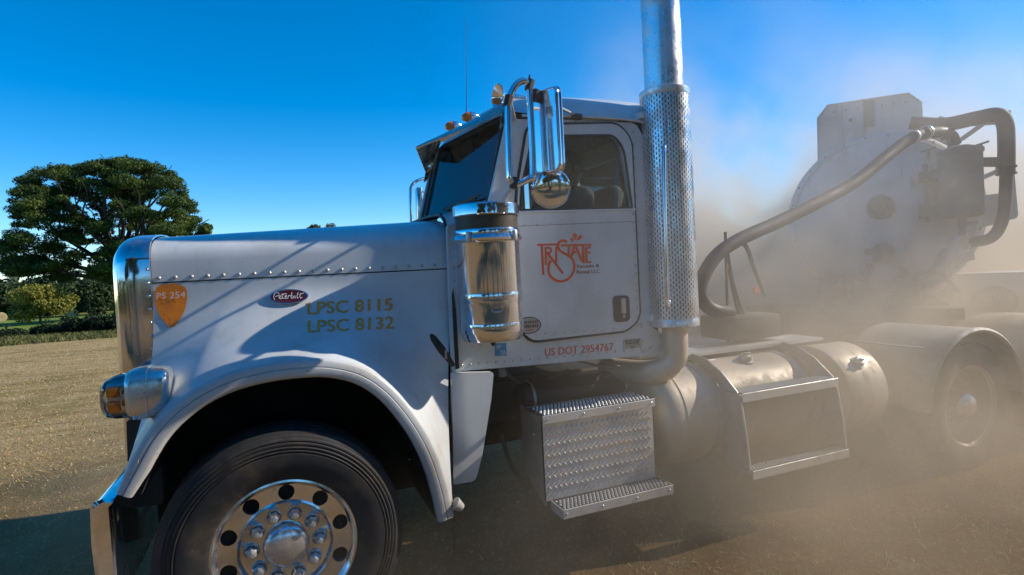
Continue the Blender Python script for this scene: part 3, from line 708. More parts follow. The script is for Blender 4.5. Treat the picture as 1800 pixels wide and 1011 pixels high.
mb = MB(); mb.tube([P(1500, 600, Y=-.9), P(1625, 612, Y=-1.2)], .008, 6); mb.build('fender_rod', 'steel', truck)

# ---- cab
YS = -.95
PX = lambda l, Y=YS: [P(a, b_, Y=Y) for a, b_ in l]
win = rounded(PX([(912, 370), (915, 330), (936, 232), (1088, 236), (1112, 366)]), [.01, 0, .03, .10, .02])
side_out = rounded(PX([(786, 396), (795, 654), (1167, 622), (1168, 590), (1146, 575), (1130, 240), (1118, 216), (1000, 211), (893, 209), (860, 356), (850, 383)]), [.02, .0, .05, .02, .02, .0, .05, 0, .03, 0, .05])
# keep the rear edge where the photograph lets us see it, the corner sits behind the stack
cab_side = MB(); cab_side.plate(side_out, (0, .035, 0), [win]); cs = cab_side.build('cab_side', 'white', truck)
o2 = [V((p.x, -p.y, p.z)) for p in side_out]; w2 = [V((p.x, -p.y, p.z)) for p in win]
mb = MB(); mb.plate(o2, (0, -.035, 0), [w2]); mb.build('cab_side', 'white', truck)
# door
door_l = rounded(PX([(903, 560), (905, 400), (908, 330), (926, 220), (1085, 217), (1109, 245), (1124, 560), (1100, 582), (930, 601)], -.952), [.06, 0, 0, .06, .10, .06, .06, .04, .06])
dwin = rounded(PX([(912, 370), (915, 330), (934, 240), (1078, 238), (1095, 262), (1110, 367)], -.952), [.01, 0, .05, .05, .05, .02])
mb = MB(); mb.plate(door_l, (0, -.012, 0), [dwin]); do = mb.build('door', 'white', truck)
mb = MB(); mb.tube([p+V((0, -.004, 0)) for p in door_l]+[door_l[0]+V((0, -.004, 0))], .010, 6); mb.build('door_seal', 'black', do)
mb = MB(); mb.tube([p+V((0, -.008, 0)) for p in dwin]+[dwin[0]+V((0, -.008, 0))], .008, 6); mb.build('window_seal', 'black', do)
mb = MB(); mb.plate([V((p.x, -.942, p.z)) for p in win], (0, .004, 0)); mb.build('window_glass', 'glass', do)
mb = MB(); mb.plate([V((p.x, .942, p.z)) for p in win], (0, -.004, 0)); mb.build('window_glass', 'glass', truck)
# door frame highlight strip, belt moulding
mb = MB(); a = P(908, 373, Y=-.964); c_ = P(1117, 368, Y=-.964); mb.tube([a, c_], .007, 8); mb.build('belt_moulding', 'white', do)
mb = MB(); mb.tube([P(905, 398, Y=-.964), P(1119, 389, Y=-.964)], .0018, 4); mb.build('door_crease', 'dark_grey', do)
def rv(px, py, Y=-.966, r=.0095): rivet.dome(P(px, py, Y=Y), (0, -1, 0), r, r*.6)
for i in range(9): rv(922+i*22.5, 396-i*.8, -.964, .007)
for i in range(14): rv(1113+i*.65, 376+i*15.0, -.964)
for i in range(16): rv(1127-(15-i)*1.0*.9, 232+i*22.5, -.951)
for i in range(10): rv(1012+i*0+i*11.0, 213+i*.6, -.951, .008) if i % 2 == 0 else None
for i in range(11): rv(925+i*17, 588-i*1.0, -.964, .007)
for i in range(24): rv(812+i*15, 642-i*1.35, -.951, .007)
for (x_, y_) in [(1128, 575), (1145, 590), (1145, 610), (1160, 590), (1160, 608), (1130, 618), (830, 610), (845, 608), (1130, 600)]: rv(x_, y_, -.951, .007)
for i in range(9): rv(797+i*.6, 450+i*22, -.951, .007)
# door handle
mb = MB(); mb.plate(rounded(PX([(1077, 520), (1105, 519), (1107, 564), (1079, 567)], -.966), .03), (0, -.006, 0)); dh = mb.build('door_handle', 'black', do)
mb = MB(); mb.box(P(1096, 538, Y=-.985), (.03, .02, .095), bev=.008); mb.build('handle_lever', 'steel', dh)
mb = MB(); mb.dome(P(1097, 556, Y=-.978), (0, -1, 0), .011, .006, 14); mb.build('door_lock', 'silver', dh)
# back wall, floor, dash, firewall
mb = MB(); rwn = rounded([V((2.22, -.70, 2.12)), V((2.22, .70, 2.12)), V((2.22, .70, 2.44)), V((2.22, -.70, 2.44))], .05); mb.plate([(2.22, -.915, 1.18), (2.22, .915, 1.18), (2.22, .915, 2.68), (2.22, -.915, 2.68)], (.03, 0, 0), [rwn]); mb.build('cab_back', 'dark_grey', truck)
mb = MB(); mb.plate([p+V((.012, 0, 0)) for p in rwn], (.004, 0, 0)); mb.build('rear_window', 'glass', truck)
mb = MB(); mb.box((1.56, 0, 1.19), (1.3, 1.8, .06)); mb.build('cab_floor', 'dark', truck)
mb = MB(); mb.box((1.19, 0, 1.86), (.36, 1.78, .34), bev=.06); mb.build('dashboard', 'black', truck)
mb = MB(); mb.box((1.80, 0, 2.575), (.84, 1.78, .02)); mb.build('headliner', 'seat', truck)
# cowl
mb = MB(); rr = []
for x, k in ((.905, 0), (1.0, 0), (1.10, 0), (1.20, 0)):
    w_ = .95; h = 2.045+(x-.9)*.16
    rr.append([V((x - .13*(1-abs(y_)/.95)*((x-.9)/.3), y_, z_)) for y_, z_ in [(-.955, 1.75), (-.95, 1.85), (-.925, 1.93), (-.88, h-.035), (-.80, h-.005), (-.5, h+.01), (0, h+.02), (.5, h+.01), (.80, h-.005), (.88, h-.035), (.925, 1.93), (.95, 1.85), (.955, 1.75)]])
mb.grid(rr); mb.build('cowl', 'white', truck)
mb = MB(); mb.tube([V((.905, y_, z_)) for y_, z_ in [(-.955, 1.19), (-.95, 1.5), (-.93, 1.74), (-.925, 1.83), (-.90, 1.93), (-.86, 2.00), (-.78, 2.042), (-.5, 2.06), (0, 2.07), (.5, 2.06), (.86, 2.0)]], .011, 6); mb.build('hood_seal', 'black', truck)
# windshield: two panes meeting in a forward centre post
def ws_pane(sg):
    b0 = V((1.167, sg*.86, 2.098)); b1 = V((1.008, 0, 2.090)); t1 = V((1.147, 0, 2.60)); t0 = V((1.300, sg*.86, 2.60))
    mb = MB(); lo = rounded([b0, b1, t1, t0], .05); mb.plate(lo, (.006, 0, 0)); mb.build('windshield', 'glass', truck)
    mb = MB(); mb.tube(lo+[lo[0]], .013, 6); mb.build('windshield_seal', 'black', truck)
    mb = MB(); mb.tube(spline([V((1.07, sg*.35, 2.08)), V((1.09, sg*.5, 2.13)), V((1.135, sg*.74, 2.14))], 4), .009, 6); mb.tube([V((1.055, sg*.30, 2.13)), V((1.14, sg*.8, 2.15))], .006, 6); mb.build('wiper', 'black', truck)
ws_pane(-1); ws_pane(1)
# pillar
for sg in (-1, 1):
    mb = MB(); q = [V((1.30, sg*.87, 2.60)), V((1.167, sg*.87, 2.08)), V((1.20, sg*.935, 2.06)), V((1.335, sg*.935, 2.59))]
    mb.grid([[q[0], q[1]], [V((1.302, sg*.91, 2.60)), V((1.175, sg*.91, 2.07))], [q[3], q[2]]]); mb.build('pillar', 'white', truck)
# roof
def roofrow(x, zc, ze, w_):
    return [V((x - .14*(1-abs(t))*max(0, (1.65-x)/.35)*.9, w_*t, ze+(zc-ze)*(1-abs(t)**6)**.8)) for t in [-1+k/12 for k in range(25)]]
mb = MB(); rr = []
for x, zc, ze, w_ in ((1.30, 2.615, 2.60, .935), (1.31, 2.67, 2.60, .945), (1.35, 2.72, 2.595, .95), (1.45, 2.765, 2.59, .953), (1.6, 2.795, 2.59, .953), (1.8, 2.81, 2.59, .953), (2.05, 2.815, 2.59, .953), (2.25, 2.81, 2.59, .953), (2.30, 2.79, 2.59, .95), (2.33, 2.74, 2.585, .945), (2.335, 2.60, 2.57, .93)):
    rr.append(roofrow(x, zc, ze, w_))
mb.grid(rr); mb.build('roof', 'white', truck, angle=60)
mb = MB(); mb.tube(spline([V((1.36, -.962, 2.575)), V((1.7, -.966, 2.588)), V((2.1, -.966, 2.585)), V((2.22, -.962, 2.56))], 5), .008, 6); mb.build('drip_rail', 'white', truck)
# visor
mb = MB()
for sg in (-1, 1):
    rr = []
    for k in range(9):
        t = k/8; y_ = sg*.92*(1-t)
        lipx = 1.255+(.965-1.255)*t; back = 1.31+(1.150-1.31)*t
        rr.append([V((back, y_, 2.635)), V((back-.02, y_, 2.665)), V(((lipx+back)/2, y_, 2.645)), V((lipx+.01, y_, 2.605)), V((lipx, y_, 2.592)), V((lipx+.006, y_, 2.584)), V(((lipx+back)/2+.01, y_, 2.632))])
    mb.grid(rr)
    e = V((1.255, sg*.92, 2.592)); mb.plate([e, e+V((.055, 0, .06)), e+V((.05, 0, -.03)), e+V((-.02, 0, -.09))], (0, sg*.004, 0))
mb.build('sun_visor', 'visor', truck, angle=50)
# marker lights
for (px, py, Y) in [(793, 222, .02), (823, 206, -.22)]:
    c = P(px, py, Y=Y); mb = MB(); mb.lathe([(.001, -.045), (.018, -.042), (.030, -.02), (.034, .0), (.034, .015)], c, (1, 0, .15), 16); ml = mb.build('marker_light', 'amber', truck, angle=50)
    mb = MB(); mb.lathe([(.036, .012), (.036, .02), (.030, .05), (.001, .09)], c, (1, 0, .1), 16); mb.box(c+V((.04, 0, -.03)), (.07, .03, .03), bev=.005); mb.build('light_base', 'chrome', ml)
# air horn with round bell, amber lamp beside it
c = P(875, 171, Y=-.62); mb = MB()
mb.lathe([(.078, -.004), (.082, 0), (.078, .006), (.045, .05), (.03, .10), (.022, .20), (.018, .28), (.022, .285), (.022, .34), (.001, .345)], c, (1, .10, .02), 28)
mb.lathe([(.078, -.004), (.04, .02), (.001, .04)], c, (1, .10, .02), 28); hn = mb.build('air_horn', 'chrome', truck, angle=50)
mb = MB(); mb.box(c+V((.12, .01, -.06)), (.05, .03, .10), bev=.008); mb.build('horn_bracket', 'steel', hn)
mb = MB(); q = P(873, 178, Y=-.75); mb.lathe([(.001, -.03), (.015, -.028), (.021, 0), (.021, .02)], q, (1, 0, 0), 14); mb.build('marker_light', 'amber', truck)
# antenna
mb = MB(); a = P(820, 200, Y=.1); mb.tube([a, P(819, 30, Y=.1)], [.0035, .0015], 6); mb.build('antenna', 'black', truck)

# ---- mirrors near side
def mirror(near_=True):
    Y = -1.40; mb = MB(); r = .0165
    A = lambda px, py, y_=Y: P(px, py, Y=y_)
    mb.tube(spline([A(904, 318), A(896, 310), A(893, 200), A(895, 172)], 6), r, 12)
    mb.tube(spline([A(893, 178), A(905, 152), A(920, 142), A(930, 150), A(931, 165), A(937, 300), A(930, 314), A(905, 326)], 7), r, 12)
    fr = mb.build('mirror_bracket', 'chrome', truck, angle=50)
    mb = MB(); mb.tube(spline([A(884, 362, -1.0), A(890, 345, -1.2), A(903, 325)], 5), .014, 10); mb.tube([A(1012, 203, -.955), A(985, 190, -1.1), A(935, 163)], .008, 8); mb.tube([A(905, 210, -.95), A(897, 175)], .008, 8); mb.each('mirror_arm', 'steel', fr)
    mb = MB(); mb.box(A(1013, 205, -.965), (.075, .03, .035), bev=.01); mb.box(A(888, 208, -.955), (.05, .03, .02), bev=.006); mb.each('mirror_foot', 'dark', fr)
    mb = MB()
    for (px, py) in ((893, 178), (931, 150), (904, 322), (941, 168)): mb.lathe([(.001, -.028), (.020, -.026), (.021, .026), (.001, .028)], A(px, py), (.3, 0, 1), 10)
    mb.tube([A(930, 150), A(931, 132)], .005, 6); mb.each('mirror_clamp', 'dark', fr)
    # glass housing: rounded box, glass towards the driver (+X)
    a = A(950, 160, -1.37); mb = MB(); b_ = bmesh.new()
    hz0 = A(960, 304, -1.42).z; hz1 = A(960, 158, -1.42).z; c = V((1.288, -1.42, (hz0+hz1)/2)); hs_ = (hz1-hz0)
    out = rounded([V((0, -.082, -hs_/2)), V((0, .082, -hs_/2)), V((0, .082, hs_/2)), V((0, -.082, hs_/2))], .035, 6)
    def ring(x, d): return [c+V((x, p.y*(1-d/.082), p.z*(1-d/(hs_/2)))) for p in out]
    rr = [ring(-.016, .007), ring(-.014, .003), ring(-.010, .0005), ring(-.006, 0), ring(.012, 0), ring(.015, .003)]
    rot = Matrix.Rotation(R(24), 3, 'Z')
    rr = [[c+rot@(p-c) for p in r_] for r_ in rr]
    NR = len(out); mb.grid(rr, cv=True); h = mb.build('mirror_housing', 'chrome', fr, angle=60)
    mb = MB(); mb.add(rr[0], [tuple(range(NR))]); mb.build('housing_face', 'chrome', h)
    mb = MB(); mb.add([p+V((.001, 0, 0)) for p in rr[-1]], [tuple(range(NR))]); mb.build('mirror_glass', 'chrome', fr)
    mb = MB(); mb.tube(rr[-2]+[rr[-2][0]], .006, 6, False); mb.tube(rr[0]+[rr[0][0]], .0035, 6, False); mb.build('mirror_rim', 'chrome', fr)
    # round convex mirror below
    c = A(968, 331, -1.40); n = V((-.55, -.82, -.10)).normalized()
    mb = MB(); mb.lathe([(.093, -.02), (.096, -.008), (.095, .0), (.088, .004), (.06, .009), (.03, .0115), (.001, .012)], c, n, 40); rmi = mb.build('round_mirror', 'chrome', fr, angle=60)
    mb = MB(); mb.lathe([(.0955, -.01), (.099, -.006), (.0985, .003), (.094, .004)], c, n, 40, close=True); mb.build('round_mirror_rim', 'chrome', fr)
    mb = MB(); mb.dome(c+n*.012, n, .006, .005); mb.tube(spline([c+n*.04, c+V((-.07, -.03, -.03)), c+V((-.12, 0, .0))], 4), .0015, 4); mb.tube([c+V((0, 0, .09)), A(955, 306)], .012, 8); mb.build('mirror_stud', 'dark', fr)
    return fr
mirror()
# far side mirror
mb = MB(); Y = 1.25
mb.tube(spline([P(722, 395, Y=Y), P(721, 345, Y=Y), P(724, 326, Y=Y), P(738, 316, Y=Y), P(764, 312, Y=Y-.2)], 6), .014, 10); fm = mb.build('mirror_bracket', 'chrome', truck, angle=50)
mb = MB(); mb.box(P(737, 364, Y=Y), (.06, .18, .34), Matrix.Rotation(R(-8), 3, 'Z'), bev=.02, seg=3); mb.build('mirror_housing', 'chrome', fm)
mb = MB(); mb.tube(spline([P(730, 336, Y=Y), P(745, 338, Y=Y-.1), P(752, 350, Y=Y-.1), P(750, 388, Y=Y-.1)], 5), .006, 6); mb.each('mirror_arm', 'steel', fm)

# ---- air cleaner
AC = V((1.065, -1.10, 0))
zz = lambda py, x=857: P(x, py, Y=-1.10).z
R_ = .166
mb = MB(); mb.lathe([(.001, zz(359)), (.10, zz(359.5)), (.166, zz(361)), (.172, zz(362.5)), (.174, zz(365)), (.174, zz(380)), (.168, zz(382))], AC, (0, 0, 1), 64); ac = mb.build('air_cleaner_cap', 'chrome', truck, angle=30)
# wire mesh intake: real openings
mb = MB(); z0, z1 = zz(404), zz(382); nc, nr = 84, 9
for i in range(nc):
    for j in range(nr):
        a0 = (i+.16+.5*(j % 2))*2*math.pi/nc; a1 = (i+.84+.5*(j % 2))*2*math.pi/nc
        h0 = z0+(z1-z0)*(j+.14)/nr; h1 = z0+(z1-z0)*(j+.86)/nr; am0 = (i+.5*(j % 2))*2*math.pi/nc; am1 = (i+1+.5*(j % 2))*2*math.pi/nc
        o_ = [(am0, z0+(z1-z0)*j/nr), (am1, z0+(z1-z0)*j/nr), (am1, z0+(z1-z0)*(j+1)/nr), (am0, z0+(z1-z0)*(j+1)/nr)]; n_ = [(a0, h0), (a1, h0), (a1, h1), (a0, h1)]
        vv = [AC+V((math.cos(a)*.1645, math.sin(a)*.1645, h)) for a, h in o_+n_]
        mb.add(vv, [(0, 1, 5, 4), (1, 2, 6, 5), (2, 3, 7, 6), (3, 0, 4, 7)])
mb.build('intake_screen', 'perf', truck, kind='stuff', angle=0)
mb = MB(); mb.lathe([(.158, z0), (.158, z1)], AC, (0, 0, 1), 40); mb.build('filter_element', 'dark', truck)
mb = MB(); mb.lathe([(.158, zz(404)), (.170, zz(405)), (.174, zz(409)), (.172, zz(414)), (.179, zz(417)), (.183, zz(421)), (.179, zz(425)), (.168, zz(427)), (R_, zz(430)), (R_, zz(515)), (R_, zz(575)), (R_-.006, zz(590)), (.15, zz(597)), (.06, zz(600)), (.001, zz(600))], AC, (0, 0, 1), 72)
acb = mb.build('air_cleaner_body', 'chrome', truck, angle=30)
for (p0, p1) in ((514, 530), (566, 583)):
    mb = MB(); mb.lathe([(R_, zz(p0)), (R_+.003, zz(p0)-.001), (R_+.0035, zz(p0)-.003), (R_+.0035, zz(p1)+.003), (R_+.003, zz(p1)+.001), (R_, zz(p1))], AC, (0, 0, 1), 72); mb.each('mounting_strap', 'chrome', acb, angle=40)
mb = MB(); mb.box(AC+V((-.06, .145, zz(540))), (.12, .12, .26), bev=.01); mb.build('mounting_bracket', 'steel', acb)
mb = MB(); mb.dome(AC+V((0, 0, zz(600))), (0, 0, -1), .016, .03); mb.build('drain_valve', 'dark', acb)
def oncyl(off):                                               # pixel -> point on the air cleaner
    def f(px, py):
        d = ray(px, py); o = CAM-AC; a = d.x**2+d.y**2; b_ = 2*(o.x*d.x+o.y*d.y); c = o.x**2+o.y**2-(R_+off)**2
        t = (-b_-math.sqrt(max(0, b_*b_-4*a*c)))/(2*a); return CAM+d*t
    return f
mb = MB(); mp = oncyl(.004); pl = oval_px(874, 545, 11, 4.5, 24); mb.plate([mp(*p) for p in pl], (0, .002, 0)); mb.build('badge', 'silver', acb)
lettering('Peterbilt', (867, 547), (882, 546), 4, oncyl(.0055), 'badge_lettering', 'ink', acb, .3)
# clamp latches on the lid ring
mb = MB()
for a in (R(-62), R(-140)): mb.box(AC+V((math.cos(a)*.188, math.sin(a)*.188, zz(418))), (.02, .02, .05), Matrix.Rotation(a, 3, 'Z'), bev=.004)
mb.each('clamp_latch', 'steel', acb)

# ---- exhaust stack
SX, SY = 2.312, -1.0
zs = lambda py, x=1178: P(x, py, Y=SY).z
zb, zt = zs(572), zs(163); RS = .150
mb = MB(); nc = 56; rowh = .030; nr = int((zt-zb-.09)/rowh)
for i in range(nc):
    a0 = i*2*math.pi/nc; a1 = (i+1)*2*math.pi/nc; off = (i % 2)*rowh/2
    z_lo = zb+.045
    def pt(a, h): return V((SX+math.cos(a)*RS, SY+math.sin(a)*RS, h))
    ai, aj = a0+(a1-a0)*.31, a0+(a1-a0)*.69
    for j in range(nr):
        h0 = z_lo+j*rowh+off; h1 = h0+rowh; i0 = h0+rowh*.14; i1 = h1-rowh*.14
        am = (ai+aj)/2
        o_ = [pt(a0, h0), pt(a1, h0), pt(a1, h1), pt(a0, h1)]; n_ = [pt(ai, i0+.003), pt(am, i0), pt(aj, i0+.003), pt(aj, i1-.003), pt(am, i1), pt(ai, i1-.003)]
        mb.add(o_+n_, [(0, 1, 6, 5, 4), (1, 2, 7, 6), (2, 3, 9, 8, 7), (3, 0, 4, 9)])
    if off: mb.add([pt(a0, z_lo), pt(a1, z_lo), pt(a1, z_lo+off), pt(a0, z_lo+off)], [(0, 1, 2, 3)])
    top = z_lo+nr*rowh+off; mb.add([pt(a0, top), pt(a1, top), pt(a1, zt), pt(a0, zt)], [(0, 1, 2, 3)])
    mb.add([pt(a0, zb), pt(a1, zb), pt(a1, z_lo), pt(a0, z_lo)], [(0, 1, 2, 3)])
sh = mb.build('heat_shield', 'stack', truck, angle=30, label='perforated chrome heat shield of the exhaust stack')
mb = MB(); SO = V((SX, SY, 0)); mb.lathe([(RS+.001, zb+.045), (RS+.003, zb+.04), (RS+.003, zb), (RS-.004, zb-.004), (.08, zb-.004)], SO, (0, 0, 1), 60); mb.lathe([(.118, zt+.004), (RS-.004, zt+.004), (RS+.003, zt), (RS+.003, zt-.035), (RS+.001, zt-.04)], SO, (0, 0, 1), 60); mb.each('shield_ring', 'stack', sh, angle=40)
mb = MB(); mb.lathe([(.118, zb+.02), (.118, zt-.01)], SO, (0, 0, 1), 40); mb.build('muffler', 'dark_grey', truck)
# upper pipe with slanted tip
mb = MB(); rr = []; n = 56; RP = .117
for h in (zt-.01, zt+.15, zt+.3, None):
    rr.append([])
    for k in range(n):
        a = k*2*math.pi/n; z_ = (h if h else 3.40-.75*math.cos(a)*RP*2.2)
        rr[-1].append(V((SX+math.cos(a)*RP, SY+math.sin(a)*RP, z_)))
rr.append([p+(V((SX, SY, p.z))-p).normalized()*.006 for p in rr[-1]]); rr.append([V((p.x, p.y, zt)) for p in rr[-1]])
mb.grid(rr, cv=True); mb.build('stack_pipe', 'stack', truck, angle=40)
mb = MB(); mb.tube(spline([V((SX, SY, zb+.03)), V((SX, SY, 1.17)), V((SX-.01, SY+.01, 1.10)), V((SX-.06, SY+.04, 1.04)), V((SX-.14, SY+.12, 1.01)), V((SX-.24, SY+.45, 1.0))], 7), .078, 24); el = mb.build('exhaust_elbow', 'tank_alu', truck, angle=60)
mb = MB(); mb.tube(spline([P(1176, 530, Y=-1.165), P(1172, 520, Y=-1.19), P(1167, 280, Y=-1.19), P(1170, 262, Y=-1.165)], 5), .011, 10); mb.build('grab_bar', 'chrome', sh, angle=60)
mb = MB()
for py in (205, 560): q = P(1130, py, Y=-.95); mb.box((2.2, -.93, q.z), (.12, .12, .04), bev=.005)
mb.each('stack_bracket', 'white', truck)

# ---- cab steps
YR = -1.09
UT = P(1050, 722, Y=YR-.03).z
x0s, x1s = P(952, 740, Y=YR).x, P(1147, 707, Y=YR).x; zt_u = .905
zl = .425
def tread_top(name, x0, x1, y0, y1, z_, parent, mat='tread', tooth=.0235, hole=True):
    """serrated safety grating: sheet with rows of raised, open buttons"""
    mb = MB(); mb.box(((x0+x1)/2, (y0+y1)/2, z_-.004), (x1-x0, y1-y0, .004)); tp = MB(); n = int((x1-x0-.02)/tooth); m = max(2, int((y1-y0-.012)/.024))
    for i in range(n):
        for j in range(m):
            c = V((x0+.012+tooth*(i+.5*(j % 2)+.25), y0+.012+.024*j+.006, z_-.0015))
            if c.x > x1-.01: continue
            tp.lathe([(.0080, 0), (.0070, .003), (.0060, .0045), (.0042, .0045), (.0035, .001)], c, (0, 0, 1), 8)
    o = mb.build(name, 'dark', parent); tp.build('grip_teeth', mat, o, kind='stuff', angle=30); return o
st_e = MB(); st_e.plate([(x0s, YR, zt_u-.035), (x1s, YR, zt_u-.035), (x1s, YR, zl), (x0s, YR, zl)], (0, .012, 0))
stp = st_e.build('step_riser', 'tread', truck, label='diamond plate front of the cab step box')
mb = MB(); k = 0
nx_, nz_ = 21, 13
for i in range(nx_):
    for j in range(nz_):
        cx_ = x0s+.016+(x1s-x0s-.03)*(i+.5*(j % 2))/nx_; cz_ = zl+.02+(zt_u-.09-zl)*(j+.5)/nz_; s = 1 if j % 2 else -1
        a = R(90+38*s) if s > 0 else R(90-38); d = V((math.cos(a)*.0155, 0, math.sin(a)*.0155)); q = V((-math.sin(a)*.0042, 0, math.cos(a)*.0042)); c = V((cx_, YR, cz_)); u = V((0, -.006, 0))
        mb.add([c-d, c+q, c+d, c-q, c+u-d*.5, c+u+q*.4, c+u+d*.5, c+u-q*.4], [(0, 1, 5, 4), (1, 2, 6, 5), (2, 3, 7, 6), (3, 0, 4, 7), (4, 5, 6, 7)])
mb.build('diamond_ridges', 'tread', stp, kind='stuff', angle=30)
mb = MB(); mb.box(((x0s+x1s)/2, YR-.018, zt_u-.026), (x1s-x0s+.004, .006, .048), bev=.002, seg=1); mb.box(((x0s+x1s)/2, YR+.11, zt_u-.008), (x1s-x0s, .25, .006)); ut = mb.build('step_edge', 'tread', truck)
tread_top('step_tread', x0s, x1s, YR-.015, YR+.20, zt_u, truck)
LX0, LX1 = P(989, 890, Y=-1.235).x, P(1183, 845, Y=-1.235).x
mb = MB(); mb.box(((LX0+LX1)/2, -1.237, zl-.026), (LX1-LX0, .006, .052), bev=.002, seg=1); mb.box((LX0+.002, -1.165, zl-.026), (.005, .15, .05)); mb.box((LX1-.002, -1.165, zl-.026), (.005, .15, .05)); lt = mb.build('step_edge', 'tread', truck)
tread_top('step_tread', LX0, LX1, -1.235, -1.095, zl, truck)
bolts = MB()
for i in range(4):
    x = LX0+.02+(LX1-LX0-.05)*i/3; bolts.dome((x, -1.240, zl-.026), (0, -1, 0), .008, .006)
    x = x0s+.025+(x1s-x0s-.05)*i/3; bolts.dome((x, YR-.021, zt_u-.026), (0, -1, 0), .008, .006)
bolts.build('step_bolts', 'chrome', stp, kind='stuff')
mb = MB(); mb.plate([(x0s, YR, zt_u-.003), (x0s, YR+.30, zt_u-.003), (x0s, YR+.30, .52), (x0s, YR+.02, .40), (x0s, YR, .40)], (.004, 0, 0)); mb.plate([(x1s, YR, zt_u-.003), (x1s, YR+.30, zt_u-.003), (x1s, YR+.30, .52), (x1s, YR, .40)], (-.004, 0, 0)); mb.box(((x0s+x1s)/2, YR+.3, .68), (x1s-x0s-.01, .01, .4)); mb.each('step_box_side', 'steel', truck)
# black air tank above the steps
mb = MB(); A0 = P(912, 710, Y=-.62); mb.lathe([(.001, 0), (.06, .005), (.095, .03), (.102, .06), (.102, .80), (.095, .83), (.001, .85)], V((1.36, -.64, .90)), (1, 0, 0), 28); at_ = mb.build('air_tank', 'black', truck)
mb = MB()
for x in (1.44, 2.10, 2.13): mb.lathe([(.104, 0), (.107, .004), (.107, .016), (.104, .02)], V((x, -.64, .90)), (1, 0, 0), 28)
mb.each('tank_strap', 'steel', at_)
mb = MB(); mb.box(P(883, 655, Y=-.93), (.045, .02, .05), bev=.006); mb.build('cab_bracket', 'dark_grey', truck)
mb = MB(); rd = random.Random(3)
mb.tube(spline([P(1050, 640, Y=-.7), P(1080, 643, Y=-.75), P(1110, 648, Y=-.7)], 4), .010, 6); mb.tube(spline([P(1060, 665, Y=-.7), P(1098, 655, Y=-.7), P(1106, 690, Y=-.7)], 4), .008, 6)
mb.tube(spline([P(870, 640, Y=-.6), P(930, 680, Y=-.55), P(1000, 650, Y=-.6)], 5), .012, 6); mb.tube(spline([P(880, 760, Y=-.6), P(900, 820, Y=-.5), P(930, 860, Y=-.5)], 5), .014, 6)
mb.each('air_line', 'dark_grey', truck)

# ---- fuel tank with its step
TY, TZ, TR = -.79, .70, .320
def tankprof(x0, x1): return [(.001, x0), (.12, x0+.004), (.22, x0+.022), (.29, x0+.055), (.322, x0+.10), (TR-.002, x0+.15), (TR, x0+.17), (TR+.004, x0+.173), (TR+.004, x0+.185), (TR, x0+.188), (TR, x1-.10), (TR+.003, x1-.098), (TR+.003, x1-.086), (TR, x1-.084), (TR-.01, x1-.05), (.25, x1-.01), (.001, x1)]
mb = MB(); mb.lathe(tankprof(2.13, 3.44), V((0, TY, TZ)), (1, 0, 0), 72); ft = mb.build('fuel_tank', 'tank_alu', truck, angle=40)
DR = .335; DY = -.85; mb = MB(); mb.lathe([(.001, 0), (.18, -.006), (DR-.02, 0), (DR-.003, .004), (DR, .012), (DR, .365), (DR-.005, .38), (.25, .40), (.001, .405)], V((3.615, DY, TZ)), (1, 0, 0), 72); ft2 = mb.build('fuel_tank', 'tank_alu', truck, angle=40, label='short rear drum tank')
mb = MB()
for x in (2.52, 3.30): mb.lathe([(TR+.001, 0), (TR+.006, .002), (TR+.006, .05), (TR+.001, .052)], V((x, TY, TZ)), (1, 0, 0), 60)
mb.each('tank_strap', 'steel', ft)
def filler(x, a, r, ft, TY=TY, TR=TR):
    n = V((0, -math.sin(a), math.cos(a))); c = V((x, TY, TZ))+n*TR; mb = MB()
    mb.lathe([(r*1.35, 0), (r*1.35, .006), (r, .01), (r, .03), (r*.92, .04), (r*.3, .045), (.001, .045)], c, n, 20); o = mb.build('filler_cap', 'steel', ft, angle=40)
    mb = MB(); mb.box(c+n*.05, (r*1.5, .014, .02), Matrix.Rotation(a, 3, 'X'), bev=.004); mb.build('cap_handle', 'steel', o)
filler(2.98, R(18), .042, ft); filler(3.80, R(48), .036, ft2, DY, DR)
def fairing(x, nm='step_bracket'):
    Pq = [V((x, -.72, 1.04)), V((x, -.80, 1.075)), V((x, -.93, 1.06)), V((x, -1.07, .99)), V((x, -1.20, .885)), V((x, -1.235, .80)), V((x, -1.265, .62)), V((x, -1.285, .405)), V((x, -1.24, .395)), V((x, -1.10, .395))]
    Q_ = [V((x, TY+math.cos(a)*(TR+.004)*-1, TZ+math.sin(a)*(TR+.004))) for a in [R(k) for k in (-38, -15, 0, 20, 40, 60, 80, 100, 112)]]
    mb = MB(); mb.plate(Pq+Q_, (.006, 0, 0)); o = mb.build(nm, 'steel', truck)
    mb = MB(); mb.tube(Pq[1:9], .009, 6); mb.build('bracket_edge', 'steel', o); return o
fx0, fx1 = 2.60, 3.42
fairing(fx0); fairing(fx1)
for (y0, y1, z_) in ((-1.24, -1.10, .885), (-1.30, -1.20, .428)):
    mb = MB(); mb.box(((fx0+fx1)/2, y0-.004, z_-.028), (fx1-fx0, .006, .055), bev=.002, seg=1); mb.build('step_edge', 'tread', truck)
    tread_top('step_tread', fx0, fx1, y0, y1, z_, truck)
mb = MB()
mb.tube(spline([P(1195, 632, Y=-.75), P(1225, 634, Y=-.8), P(1250, 650, Y=-.95), P(1262, 668, Y=-1.02)], 5), .008, 6); mb.tube(spline([P(1200, 640, Y=-.75), P(1240, 634, Y=-.8), P(1275, 634, Y=-.8), P(1278, 640, Y=-.8)], 5), .006, 6)
